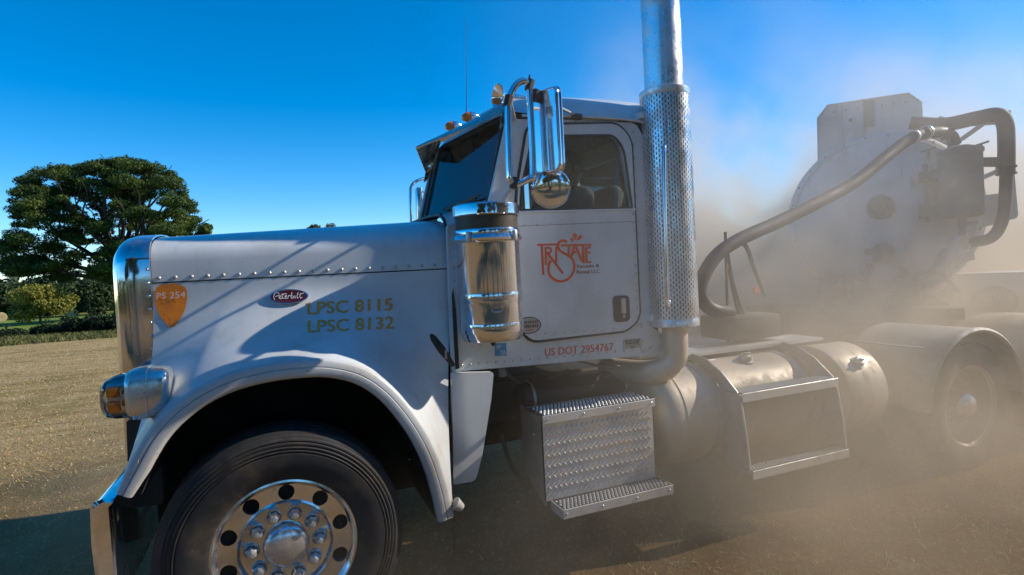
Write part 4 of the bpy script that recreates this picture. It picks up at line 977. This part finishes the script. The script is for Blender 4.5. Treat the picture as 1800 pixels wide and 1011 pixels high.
mb.tube(spline([P(1325, 620, Y=-.7), P(1362, 620, Y=-.75), P(1385, 640, Y=-.9), P(1400, 655, Y=-1.0)], 5), .008, 6); mb.tube(spline([P(1355, 632, Y=-.8), P(1380, 632, Y=-.8), P(1388, 648, Y=-.9)], 4), .006, 6)
mb.each('air_line', 'steel', truck)
# mast behind the cab holding hoses
mb = MB(); q0 = P(1280, 600, Y=-.5); mb.tube([q0, P(1275, 408, Y=-.5)], .011, 8); mb.tube(spline([P(1276, 425, Y=-.5), P(1300, 422, Y=-.5), P(1315, 440, Y=-.5), P(1325, 470, Y=-.5), P(1345, 520, Y=-.5)], 6), .018, 8); mb.tube(spline([P(1278, 440, Y=-.48), P(1290, 500, Y=-.5), P(1310, 560, Y=-.5), P(1330, 590, Y=-.5)], 6), .012, 8)
mb.tube(spline([P(1281, 470, Y=-.46), P(1296, 540, Y=-.45), P(1305, 590, Y=-.45)], 6), .016, 8); mb.each('hose_mast', 'hose', truck)
mb = MB(); mb.box(P(1300, 572, Y=-.45), (.45, .4, .18), bev=.02); mb.box(P(1370, 560, Y=-.1), (.4, .4, .25), bev=.03); mb.each('deck_box', 'frame_dusty', truck)
mb = MB(); q = P(1331, 510, Y=-.4); mb.lathe([(.001, 0), (.03, .0), (.03, .02)], q, (0, 1, 0), 12); mb.build('side_marker', M['red'], truck)

# ---- markings
orange_shape = [(272, 516), (276, 505), (288, 500), (301, 499), (314, 500), (325, 505), (329, 516), (328, 532), (323, 549), (314, 564), (301, 576), (288, 564), (278, 549), (273, 532)]
h3 = onhood(.004); mb = MB(); pts = spline([V((a, b_, 0)) for a, b_ in orange_shape+[orange_shape[0]]], 3)[:-1]
cx0, cy0 = 300, 532; rg = [[h3(cx0+(p.x-cx0)*k, cy0+(p.y-cy0)*k) for p in pts] for k in (1, .75, .5, .25, .02)]; mb.grid(rg, cv=True)
em = mb.build('emblem', 'orange', ho, angle=0, recalc=False, label='plain orange emblem with PS 254 on the front of the hood')
lettering('PS 254', (276, 526), (326, 523), 11, onhood(.009), 'unit_number', 'pale', em)
lettering('LPSC 8115', (541, 552), (690, 545), 21, onhood(.004), 'permit_number', 'amber_text', ho, bold=.5)
lettering('LPSC 8132', (542, 584), (692, 577), 21, onhood(.004), 'permit_number', 'amber_text', ho, bold=.5)
bd = onhood(.022)
for k, (rx, ry, mt_, off, nm) in enumerate(((35, 12.5, 'chrome', .016, 'badge'), (32.5, 10.8, 'maroon', .0175, 'badge_face'))):
    mb = MB(); mp = onhood(off); c = [mp(*p) for p in oval_px(507, 521, rx, ry, 40, -.04)]; mb.plate(c, (0, .012 if k == 0 else .001, 0)); o = mb.build(nm, mt_, ho if k == 0 else bdg)
    if k == 0: bdg = o
def cr(pts, ox, oy, s): return [(ox+x/s, oy+y/s) for x, y in pts]
c5 = lambda pts: cr(pts, 250, 490, 5.806)
script = [c5([(1350, 215), (1342, 180), (1350, 150), (1375, 140), (1398, 150), (1392, 172), (1360, 180)]), c5([(1392, 195), (1412, 185), (1418, 172), (1404, 170), (1396, 190), (1408, 205), (1428, 198)]), c5([(1440, 150), (1430, 180), (1436, 202), (1452, 198)]), c5([(1418, 160), (1475, 152)]),
          c5([(1454, 190), (1472, 182), (1474, 170), (1462, 170), (1456, 190), (1466, 202), (1482, 196)]), c5([(1486, 200), (1492, 172), (1506, 170), (1514, 176)]), c5([(1528, 138), (1518, 180), (1524, 200), (1542, 196), (1546, 178), (1530, 174)]), c5([(1560, 172), (1555, 195), (1568, 196)]), c5([(1590, 138), (1578, 180), (1584, 198), (1598, 192)]), c5([(1618, 145), (1606, 180), (1614, 198), (1632, 188)]), c5([(1595, 160), (1648, 146)])]
strokes(script, 1.25, onhood(.0195), 'badge_script', 'pale', bdg)
dm = onY(-.9655); c4 = lambda pts: cr(pts, 930, 400, 9.193)
S_ = [tuple(p)[:2] for p in spline([V((a, b_, 0)) for a, b_ in [(612, 240), (580, 218), (530, 212), (485, 245), (470, 310), (500, 375), (575, 420), (655, 468), (712, 535), (732, 620), (712, 730), (650, 815), (560, 862), (470, 866), (380, 820), (325, 745), (312, 650), (330, 575), (350, 530)]], 4)]
lg = [(c4([(130, 281), (462, 273)]), 3.4), (c4([(205, 290), (230, 762)]), 3.8), (c4([(268, 318), (274, 605)]), 3.8),
      (c4([tuple(p)[:2] for p in spline([V((a, b_, 0)) for a, b_ in [(262, 330), (325, 330), (358, 365), (330, 408), (262, 415)]], 4)]), 3.4), (c4([(295, 410), (545, 742)]), 3.8), (c4([(440, 305), (438, 560)]), 3.8), (c4(S_), 4.4),
      (c4([(512, 290), (1005, 280)]), 3.4), (c4([(640, 295), (640, 440)]), 3.6), (c4([(740, 268), (685, 470)]), 4.6), (c4([(740, 268), (855, 545)]), 4.6), (c4([(690, 430), (765, 385), (820, 430)]), 4.0), (c4([(873, 290), (876, 575)]), 4.4),
      (c4([(920, 318), (928, 572)]), 4.0), (c4([(925, 328), (995, 323)]), 3.0), (c4([(925, 406), (992, 402)]), 3.0), (c4([(925, 560), (1008, 556)]), 3.4)]
lo_ = strokes(lg, 4, dm, 'logo', 'logo', do)
mb = MB()
for cx_, cy_, rx, ry, rot in ((738, 148, 30, 55, 0), (812, 168, 28, 58, .8), (697, 203, 18, 38, -.7)):
    pp = []
    for k in range(20):
        a = k*2*math.pi/20; x = rx*math.cos(a)*(1-.45*math.sin(a)); y = ry*math.sin(a); pp.append((cx_+x*math.cos(rot)-y*math.sin(rot), cy_+x*math.sin(rot)+y*math.cos(rot)))
    mb.plate([dm(*q) for q in c4(pp)], (0, -.0003, 0))
mb.each('logo_drops', 'logo', lo_)
lettering('Vacuum &', *[c4([p])[0] for p in ((765, 657), (1132, 640))], 6.2, dm, 'logo_lettering', 'logo_dark', lo_, bold=.22)
lettering('Rental LLC', *[c4([p])[0] for p in ((770, 748), (1142, 735))], 6.2, dm, 'logo_lettering', 'logo_dark', lo_, bold=.22)
cm = onY(-.9515)
lettering('US DOT 2954767', (958, 626), (1078, 616), 13.5, cm, 'dot_number', 'red', cs, sp=1.02, bold=.3)
mb = MB(); mb.plate([cm(*p) for p in ((870, 604), (890, 603), (890, 625), (870, 626))], (0, -.0008, 0)); sk_ = mb.build('sticker', 'blue', cs, label='blue IFTA sticker')
cm2 = onY(-.9535)
lettering('IF', (873, 614), (881, 613.5), 7, cm2, 'sticker_lettering', 'pale', sk_); lettering('TA', (879, 624), (889, 623.4), 7.5, cm2, 'sticker_lettering', 'pale', sk_)
dm2 = onY(-.9650)
mb = MB(); mb.plate([dm2(*p) for p in oval_px(930, 572, 21, 15, 32, -.1)], (0, -.0006, 0)); s2 = mb.build('sticker', 'ink', do, label='oval certified clean idle sticker')
mb = MB(); mb.plate([onY(-.9658)(*p) for p in oval_px(930, 572, 19.5, 13.6, 32, -.1)], (0, -.0004, 0)); mb.build('sticker_face', 'silver', s2)
lettering('CERTIFIED', (914, 570), (946, 568), 5, onY(-.9666), 'sticker_lettering', 'ink', s2, bold=.25); lettering('CLEAN IDLE', (914, 577), (947, 575), 5, onY(-.9666), 'sticker_lettering', 'maroon', s2, bold=.25)
lettering('HD', (925, 583), (937, 582), 4, onY(-.9666), 'sticker_lettering', 'red', s2, bold=.25)
mb = MB(); mb.plate([cm(*p) for p in ((1096, 597), (1127, 594.5), (1127, 611), (1096, 613.5))], (0, -.003, 0)); s3 = mb.build('dealer_plate', 'silver', cs)
mb = MB(); mb.plate([onY(-.955)(*p) for p in ((1098, 598.5), (1125, 596.4), (1122, 603), (1101, 604.6))], (0, -.0004, 0)); mb.plate([onY(-.955)(*p) for p in ((1106, 609.5), (1117, 608.6), (1112, 612.4))], (0, -.0004, 0)); mb.build('plate_face', 'ink', s3)
lettering('PETERBILT', (1103, 603), (1120, 601.4), 3.4, onY(-.9565), 'plate_lettering', 'pale', s3); lettering('TRUCK CENTERS', (1099, 608.7), (1125, 606.6), 3.8, onY(-.9565), 'plate_lettering', 'ink', s3)
rivet.build('rivets', 'steel', truck, kind='stuff')

# ---- seat, steering wheel
mb = MB(); mb.box((2.0, -.42, 1.72), (.5, .5, .14), bev=.05, seg=3); se = mb.build('seat', 'seat', truck)
mb = MB(); mb.box((2.15, -.42, 2.00), (.12, .46, .50), Matrix.Rotation(R(8), 3, 'Y'), bev=.06, seg=4); mb.build('backrest', 'seat', se)
mb = MB(); mb.box((2.0, .42, 1.72), (.5, .5, .14), bev=.05, seg=3); se = mb.build('seat', 'seat', truck)
mb = MB(); mb.box((2.14, .42, 2.02), (.13, .50, .56), Matrix.Rotation(R(8), 3, 'Y'), bev=.06, seg=3); mb.build('backrest', 'seat', se)
sw = V((1.52, -.42, 1.98)); ax = V((-.5, 0, .86)).normalized(); u = V((0, 1, 0)); w_ = ax.cross(u)
mb = MB(); mb.tube([sw+(u*math.cos(a)+w_*math.sin(a))*.215 for a in [k*2*math.pi/40 for k in range(41)]], .014, 8, False); mb.tube([sw, sw-ax*.35], .022, 8)
for a in (0, 2.1, 4.2): mb.tube([sw, sw+(u*math.cos(a)+w_*math.sin(a))*.21], .01, 6)
mb.build('steering_wheel', 'black', truck)

# ================================================================== THE DRIVER
def skin_body(name, verts, edges, radii, mat, parent=None, sub=2, root=0):
    me = bpy.data.meshes.new(name); c = V(verts[root]); me.from_pydata([tuple(V(p)-c) for p in verts], edges, []); o = bpy.data.objects.new(name, me); COL.objects.link(o)
    o.modifiers.new('s', 'SKIN'); sv = me.skin_vertices[0].data
    for i, r_ in enumerate(radii): sv[i].radius = r_ if isinstance(r_, tuple) else (r_, r_)
    sv[root].use_root = True
    m_ = o.modifiers.new('u', 'SUBSURF'); m_.levels = sub; m_.render_levels = sub
    dg = bpy.context.evaluated_depsgraph_get(); dg.update(); nm = bpy.data.meshes.new_from_object(o.evaluated_get(dg)); o.modifiers.clear(); o.data = nm; bpy.data.meshes.remove(me)
    nm.shade_smooth(); nm.materials.clear(); nm.materials.append(M[mat]); WL[o.name] = c
    if parent: o.parent = parent; o.location = c-WL[parent.name]
    else: o.location = c
    return o
hip = V((2.0, -.42, 1.85)); per = empty('person', (2.0, -.42, 1.79), 'driver in a dark shirt sitting at the steering wheel behind the cab window', 'person')
B = [hip, V((1.99, -.42, 1.97)), V((1.98, -.42, 2.10)), V((1.965, -.42, 2.20)), V((1.955, -.42, 2.255))]
E_ = [(0, 1), (1, 2), (2, 3), (3, 4)]; rr_ = [(.13, .12), (.12, .12), (.12, .14), (.085, .12), (.05, .05)]
def addv(p, frm, r_): B.append(V(p)); E_.append((frm, len(B)-1)); rr_.append(r_); return len(B)-1
grip = []
for sg in (-1, 1):
    s_ = addv((1.965, -.42+sg*.19, 2.175), 3, .058); e_ = addv((1.83, -.42+sg*.27, 1.97), s_, .045); w__ = addv((1.64, -.42+sg*.215, 2.035), e_, .030)
    grip.append((V(B[-1]), sg)); h_ = addv((1.90, -.42+sg*.10, 1.86), 0, .095); k_ = addv((1.56, -.42+sg*.14, 1.87), h_, .066); a_ = addv((1.45, -.42+sg*.15, 1.45), k_, .045); addv((1.34, -.42+sg*.15, 1.36), a_, .04)
skin_body('body', B, E_, rr_, 'shirt', per)
# head with face
hd = V((1.94, -.42, 2.385)); mb = MB(); rows_ = []
for i in range(21):
    ph = -math.pi/2+math.pi*i/20; rows_.append([])
    for j in range(28):
        th = j*2*math.pi/28; d = V((math.cos(ph)*math.cos(th), math.cos(ph)*math.sin(th), math.sin(ph))); p = V((d.x*.098, d.y*.076, d.z*.118))
        fx = max(0, -d.x)
        if fx > .6:
            p.x -= .020*math.exp(-((d.y)/.16)**2-((d.z+.12)/.16)**2)                                      # nose
            p.x += .010*math.exp(-((abs(d.y)-.36)/.16)**2-((d.z-.08)/.12)**2)                              # eye sockets
            p.x -= .006*math.exp(-((d.y)/.25)**2-((d.z+.45)/.08)**2)                                      # lips
        if d.z < -.4: p.y *= .86; p.x -= .012
        rows_[-1].append(hd+p)
mb.grid(rows_, cv=True); head = mb.build('head', 'skin', per, angle=80)
mb = MB(); mb.tube([V((1.957, -.42, 2.23)), V((1.95, -.42, 2.32))], .052, 14); mb.build('neck', 'skin', per)
mb = MB()
for sg in (-1, 1): mb.lathe([(.001, -.008), (.02, -.004), (.024, .004), (.015, .010), (.001, .006)], hd+V((.012, sg*.078, -.01)), (0, sg, 0), 12)
mb.build('ear', 'skin', head)
mb = MB()
for sg in (-1, 1): mb.dome(hd+V((-.082, sg*.028, .010)), (-1, 0, 0), .011, .006, 12)
mb.build('eye', 'pale', head)
mb = MB(); rows_ = []
for i in range(11):
    ph = R(-15)+R(105)*i/10; rows_.append([hd+V((.010+math.cos(ph)*math.cos(th)*(.100 if math.cos(th) > 0 else .090)*1.05, math.cos(ph)*math.sin(th)*.083, max(math.sin(ph)*.128, .03 if math.cos(th) < -.3 else -9) if math.cos(th) < -.3 else math.sin(ph)*.128)) for th in [k*2*math.pi/24 for k in range(24)]])
mb.grid(rows_, cv=True); mb.build('hair', 'hair', head, angle=80)
for wpos, sg in grip:
    rimp = sw+(u*math.cos(R(0 if sg > 0 else 180))+w_*math.sin(R(20)))*.215; rimp = V((rimp.x+.0, rimp.y, rimp.z))
    fwd = (rimp-wpos).normalized(); palm = rimp-fwd*.05+V((0, 0, .012)); side = V((0, sg, 0)); vv = [wpos-fwd*.02, wpos+fwd*.02, palm]; ee = [(0, 1), (1, 2)]; ra = [.026, .024, (.022, .034)]
    hb_ = skin_body('hand', vv, ee, ra, 'skin', per, 1)
    for k in range(4):
        b0 = palm+fwd*.02+V((0, (k-1.5)*.019, .006)); L1 = (.040, .045, .042, .033)[k]
        skin_body('finger', [b0-fwd*.02, b0, b0+fwd*L1*.6+V((0, 0, .012)), b0+fwd*L1*1.1+V((0, 0, -.004)), b0+fwd*L1*.9+V((0, 0, -.026))], [(0, 1), (1, 2), (2, 3), (3, 4)], [.009, .009, .0085, .008, .007], 'skin', hb_, 1)
    b0 = palm-fwd*.01+V((0, -sg*.03, 0)); skin_body('thumb', [palm-fwd*.015, b0, b0+fwd*.03+V((0, -sg*.012, -.005)), b0+fwd*.05+V((0, -sg*.006, -.02))], [(0, 1), (1, 2), (2, 3)], [.012, .011, .010, .008], 'skin', hb_, 1)

# ================================================================== THE TRAILER
tl = empty('tank_trailer', tuple(TL(0, 0, 0)), 'white vacuum tank trailer half hidden in dust behind the cab', 'tank trailer')
TZc, TRr, TBc = 2.08, .88, .03
ctr = TL(0, TBc, TZc)
mb = MB(); mb.lathe([(.001, -.17), (.25, -.16), (.5, -.12), (.68, -.07), (.80, -.02), (.86, .03), (TRr, .10), (TRr+.012, .105), (TRr+.012, .16), (TRr, .165), (TRr, 8.6), (.8, 8.75), (.4, 8.88), (.001, 8.9)], ctr, TA, 80); tb = mb.build('tank', 'tank_white', tl, angle=40)
mb = MB()
for a_ in (2., 4., 6., 8.): mb.lathe([(TRr+.001, a_), (TRr+.04, a_+.01), (TRr+.04, a_+.06), (TRr+.001, a_+.07)], ctr, TA, 60)
mb.each('tank_ring', 'tank_white', tb)
pn = rounded([T(a, b_, .12) for a, b_ in [(1439, 300), (1437, 208), (1455, 185), (1597, 164), (1620, 180), (1624, 300)]], 0)
mb = MB(); mb.plate(pn, TA*.05); pno = mb.build('splash_panel', 'tank_white', tl)
mb = MB(); mb.tube([p-TA*.004 for p in pn], .008, 6); mb.build('panel_edge', 'tank_white', pno)
mb = MB(); mb.plate([T(a, b_, .105) for a, b_ in [(1517, 178), (1536, 176), (1537, 222), (1518, 224)]], TA*.01); mb.dome(T(1495, 211, .11), -TA, .02, .01); mb.build('panel_patch', 'dark_grey', pno)
mb = MB(); c = T(1548, 365, -.17); mb.lathe([(.125, .03), (.125, -.02), (.115, -.03), (.07, -.035), (.06, -.05), (.001, -.055)], c, TA, 32); mb.box(c-TA*.06, (.04, .04, .05)); mb.build('inspection_port', 'dark_grey', tl)
mb = MB(); mb.plate([T(a, b_, -.26) for a, b_ in [(1522, 424), (1588, 422), (1592, 478), (1560, 495), (1526, 476)]], TA*.08); mb.build('pump_plate', 'tank_white', tl)
mb = MB(); mb.dome(T(1552, 445, -.3), -TA, .11, .12, 14, 4); mb.tube(spline([T(1530, 462, -.32), T(1515, 490, -.32), T(1497, 520, -.32)], 5), .045, 8); mb.tube(spline([T(1575, 455, -.32), T(1590, 480, -.32), T(1625, 505, -.32)], 5), .035, 8); mb.tube([T(1520, 440, -.33), T(1586, 462, -.33)], .03, 8); mb.build('pump', 'dark_grey', tl)
mb = MB(); arc = [T(a, b_, -.1) for a, b_ in [(1440, 480), (1460, 512), (1500, 532), (1560, 538), (1620, 528), (1660, 508), (1672, 480), (1678, 560), (1440, 552)]]; mb.plate(arc, TA*.12); mb.build('tank_saddle', 'frame_dusty', tl)
mb = MB(); rot = Matrix.Rotation(R(32), 3, 'Z')
mb.box(TL(4., TBc, 1.12), (9., 1.1, .16), rot); mb.box(TL(-.35, TBc, 1.12), (.9, 1.3, .10), rot); mb.each('trailer_frame', 'frame_dusty', tl)
mb = MB()
for i, (a, b_) in enumerate([(.10, .50), (-.30, .42), (-.34, .1), (-.15, -.2)]): mb.box(TL(a-.2, b_, 1.26), (.28, .22, .22+.04*i), rot, bev=.03)
mb.tube(spline([TL(-.4, .6, 1.3), TL(-.5, .3, 1.5), TL(-.5, 0, 1.35), TL(-.4, -.4, 1.5), TL(-.3, -.6, 1.3)], 6), .03, 8); mb.tube(spline([TL(-.4, .5, 1.45), TL(-.5, .2, 1.3), TL(-.5, -.3, 1.4), TL(-.3, -.5, 1.7)], 6), .02, 8); mb.each('pump_gear', 'dark_grey', tl)
# vacuum trap
XO = -.35; c0 = T(1687, 262, XO); c1 = T(1687, 384, XO); rad = (T(1727, 320, XO)-T(1647, 320, XO)).length/2
mb = MB(); h = c0.z-c1.z
mb.lathe([(.001, 0), (rad*.6, .004), (rad*.96, .02), (rad, .05), (rad*1.02, .052), (rad*1.02, .07), (rad, .072), (rad, h-.05), (rad*1.06, h-.045), (rad*1.06, h-.01), (rad*.9, h), (rad*.4, h+.03), (.001, h+.035)], V((c0.x, c0.y, c1.z)), (0, 0, 1), 40); tp_ = mb.build('vacuum_trap', 'dark_grey', tl, angle=40)
mb = MB()
for px, py in ((1632, 268), (1668, 246), (1724, 258)): q = T(px, py, XO); mb.tube([q-V((0, 0, .08)), q+V((0, 0, .02))], .014, 8); mb.tube([q+TB*.06+V((0, 0, .01)), q-TB*.06+V((0, 0, .04))], .009, 6)
mb.tube([V((c0.x, c0.y, c1.z+.02)), V((c0.x, c0.y, c1.z-.16))], [.04, .028], 10); mb.tube([V((c0.x, c0.y, c1.z-.05)), V((c0.x, c0.y, c1.z-.05))-TB*.12], .012, 8); mb.each('trap_fitting', 'dark_grey', tp_)
mb = MB(); mb.box(T(1628, 340, -.2), (.30, .05, .55), rot, bev=.01); mb.box(T(1632, 310, -.28), (.20, .16, .09), rot); mb.box(T(1632, 372, -.28), (.20, .16, .12), rot); mb.each('trap_bracket', 'dark_grey', tl)
mb = MB(); mb.tube(spline([T(1600, 216, -.2), T(1660, 219, -.2), T(1715, 208, -.2), T(1752, 202, -.2), T(1766, 216, -.2), T(1769, 250, -.2), T(1769, 305, -.2)], 6), .066, 18); vp = mb.build('vacuum_pipe', 'hose', tl, angle=60)
mb = MB(); mb.tube(spline([T(1769, 300, -.2), T(1767, 350, -.2), T(1760, 392, -.2), T(1742, 418, -.2), T(1706, 427, -.2)], 6), .05, 16)
for py in (296, 308): mb.lathe([(.05, 0), (.078, .004), (.078, .02), (.05, .024)], T(1769, py, -.2), (0, 0, 1), 16)
mb.tube([T(1725, 285, -.25), T(1769, 285, -.2)], .045, 12); mb.build('return_pipe', 'hose', tl, angle=60)
mb = MB(); mb.tube([T(1690, 452, -.15), T(1712, 448, -.15)], .05, 12); mb.tube([T(1690, 415, -.1), T(1650, 490, -.1)], .05, 10); mb.each('side_pipe', 'tank_white', tl)
mb = MB(); mb.plate([T(a, b_, .02) for a, b_ in [(1768, 194), (1777, 194), (1782, 290), (1790, 378), (1786, 384), (1720, 402), (1716, 345), (1772, 338)]], TA*.05); fo = mb.build('end_frame', 'tank_white', tl)
mb = MB()
for a, b_ in (((1690, 245), (1745, 206)), ((1640, 240), (1655, 205)), ((1655, 222), (1770, 214)), ((1728, 312), (1765, 296)), ((1680, 258), (1625, 232))): mb.tube([T(*a, 0), T(*b_, 0)], .022, 8)
mb.each('frame_brace', 'tank_white', fo)
mb = MB(); mb.plate(rounded([T(a, b_, .15) for a, b_ in [(1674, 482), (1802, 478), (1860, 478), (1860, 572), (1802, 574), (1676, 562)]], 0), TA*.6); bx = mb.build('tool_box', 'tank_white', tl)
mb = MB(); mb.plate([T(*p, .145) for p in oval_px(1748, 531, 44, 28, 32, 0)], TA*.006); sg_ = mb.build('oval_sign', 'dark_grey', bx)
lettering('TRISTATE', (1716, 529), (1780, 528), 13, lambda px, py: T(px, py, .138), 'sign_lettering', 'tank_white', sg_)
mb = MB(); mb.plate([T(a, b_, .05) for a, b_ in [(1640, 545), (1668, 543), (1674, 515), (1680, 515), (1680, 560), (1645, 560)]], TA*.05); mb.build('frame_bracket', 'tank_white', tl)
mb = MB()
for k in range(26):
    a = k*2*math.pi/26; mb.dome(TL(.02, TBc+math.cos(a)*.845, TZc+math.sin(a)*.845), -TA, .014, .010, 6)
for q in range(9): mb.dome(T(1445+q*21, 200-q*3.0 if q < 99 else 0, .11), -TA, .010, .006, 6)
mb.build('tank_bolts', 'dark_grey', tl, kind='stuff')
mb = MB(); mb.lathe([(.80, -.018), (.805, -.026), (.815, -.026), (.82, -.016)], ctr, TA, 72); mb.build('weld_seam', 'tank_white', tb)
for (px, py, r_) in ((1462, 505, .07), (1640, 530, .055)):
    c = T(px, py, -.3); mb = MB(); mb.tube([c+(TB*math.cos(a)+V((0, 0, math.sin(a))))*r_ for a in [k*2*math.pi/16 for k in range(17)]], .010, 6, False); mb.tube([c-TB*r_, c+TB*r_], .007, 6); mb.tube([c-V((0, 0, r_)), c+V((0, 0, r_))], .007, 6); mb.tube([c, c+TA*.15], .018, 8); mb.build('valve_wheel', 'dark_grey', tl)
mb = MB(); mb.box(T(1600, 320, -.14), (.16, .01, .10), rot); mb.build('data_plate', 'silver', tl)
# trailer wheels
for a in (7.2, 8.3):
    for s_ in (-.8, .8):
        mb = MB(); mb.lathe([(.001, -.02), (.28, -.10), (.31, 0), (.45, .02), (.5, -.03), (.5, -.2), (.45, -.25), (.3, -.22), (.001, -.2)], TL(a, TBc+s_, .5), TB*(1 if s_ > 0 else -1), 36); mb.build('wheel', 'rubber_dusty', tl)
# suction hose: a thing of its own, from the trap down to the deck
s0 = T(1665, 236, XO)
pth = [(1680, 252), (1668, 236), (1640, 233), (1602, 243), (1560, 274), (1500, 322), (1430, 360), (1360, 394), (1300, 421), (1262, 447), (1240, 478), (1230, 508), (1238, 532), (1255, 545), (1285, 549)]
hp = []
for i, (a, b_) in enumerate(pth): hp.append(P(a, b_, Y=s0.y+( -.5-s0.y)*min(1, max(0, (i-2)/8))))
mb = MB(); mb.tube(spline(hp, 7), .052, 16); hz_ = mb.build('suction_hose', 'hose'); hz_.data.shade_smooth()
tag(hz_, 'long black suction hose sagging from the vacuum trap down to the deck behind the cab', 'hose')
sub = MB()
for px, py in ((1605, 241), (1628, 233)): q = P(px, py, Y=s0.y-.01); sub.lathe([(.052, -.015), (.064, -.012), (.064, .012), (.052, .015)], q, (1, .2, .1), 16)
sub.each('hose_clamp', 'steel', hz_)

# ================================================================== DUST
dm_, N, L, b = newmat('airborne_dust'); N.remove(b); out = N['Material Output']
pv = N.new('ShaderNodeVolumePrincipled'); pv.inputs['Anisotropy'].default_value = .15
g = N.new('ShaderNodeNewGeometry'); s = N.new('ShaderNodeSeparateXYZ'); L.new(g.outputs['Position'], s.inputs[0]); X_, Y_, Z_ = s.outputs
n1 = N.new('ShaderNodeTexNoise'); n1.inputs['Scale'].default_value = .55; n1.inputs['Detail'].default_value = 5; n1.inputs['Roughness'].default_value = .55; n1.inputs['Distortion'].default_value = .4; L.new(g.outputs['Position'], n1.inputs['Vector'])
n2 = N.new('ShaderNodeTexNoise'); n2.inputs['Scale'].default_value = 2.0; n2.inputs['Detail'].default_value = 4; n2.inputs['Distortion'].default_value = .8; L.new(g.outputs['Position'], n2.inputs['Vector'])
cz_m = smooth(N, L, Z_, .1, 3.2); L.new(mixc(N, L, cz_m, (.88, .71, .50), (.97, .88, .77)), pv.inputs['Color'])
nz = mth(N, L, 'ADD', mth(N, L, 'MULTIPLY', n1.outputs[0], .7), mth(N, L, 'MULTIPLY', n2.outputs[0], .3))
# far plume, drifting up and away behind the cab
xx = mth(N, L, 'SUBTRACT', X_, mth(N, L, 'MULTIPLY', Y_, .42))
ax_ = smooth(N, L, xx, 1.3, 3.6)
near_y = smooth(N, L, Y_, -1.5, 2.2, .13, 1.)
zf = mth(N, L, 'ADD', Z_, mth(N, L, 'MULTIPLY', mth(N, L, 'SUBTRACT', n1.outputs[0], .5), -3.2))
hgt = smooth(N, L, zf, .6, 5.0, 1., 0.)
hgt = mth(N, L, 'POWER', hgt, 1.5)
puff = smooth(N, L, nz, .44, .59, .02, 1.55)
dA = mth(N, L, 'MULTIPLY', mth(N, L, 'MULTIPLY', ax_, near_y), mth(N, L, 'MULTIPLY', hgt, puff))
dA = mth(N, L, 'MULTIPLY', dA, 1.15)
# low dust thrown up by the wheels
bx_ = smooth(N, L, X_, .3, 4.5, .22, .85)
bz = smooth(N, L, Z_, .05, 1.05, 1., 0.)
by = smooth(N, L, Y_, -2.3, -1.2, 0., 1.)
# plume boiling up between the cab and the trailer
mx_ = mth(N, L, 'MULTIPLY', smooth(N, L, X_, 2.6, 3.8), smooth(N, L, X_, 5.6, 7.5, 1., .3))
mz_ = smooth(N, L, mth(N, L, 'ADD', Z_, mth(N, L, 'MULTIPLY', mth(N, L, 'SUBTRACT', n1.outputs[0], .5), -2.)), .7, 2.2, 1., 0.)
my_ = smooth(N, L, Y_, -1.5, -.4)
dC = mth(N, L, 'MULTIPLY', mth(N, L, 'MULTIPLY', mx_, mz_), mth(N, L, 'MULTIPLY', my_, mth(N, L, 'MULTIPLY', puff, .55)))
dB = mth(N, L, 'MULTIPLY', mth(N, L, 'MULTIPLY', bx_, mth(N, L, 'MULTIPLY', bz, by)), mth(N, L, 'MULTIPLY', puff, .44))
L.new(mth(N, L, 'ADD', mth(N, L, 'ADD', dA, dB), dC), pv.inputs['Density']); L.new(pv.outputs[0], out.inputs['Volume'])
mb = MB(); mb.box((8.2, 2.7, 3.52), (19.6, 11., 7.0))
dc = mb.build('dust_cloud', dm_, None, 'stuff', angle=0); dc['label'] = 'cloud of brown dust whirling behind and under the truck'

# straw bits flung up by the wheels
g = np.random.default_rng(77); mb = MB()
for i in range(260):
    x = g.uniform(-.7, 3.6); y = g.uniform(-1.75, -1.25) if i % 3 else g.uniform(-1.2, -.7); z_ = abs(g.normal(0, .42))+.05
    if z_ > 1.25: continue
    d = V(g.normal(size=3).tolist()).normalized(); l = g.uniform(.003, .010); w_ = g.uniform(.0008, .0018); n = d.orthogonal().normalized(); q = d.cross(n); c = V((x, y, z_))
    mb.add([c-d*l, c+n*w_, c+d*l, c-n*w_, c+q*w_], [(0, 1, 4), (1, 2, 4), (2, 3, 4), (3, 0, 4), (0, 3, 2, 1)])
o = mb.build('straw_bits', 'hay', None, 'stuff', angle=0); o['label'] = 'bits of straw flying around the wheels'
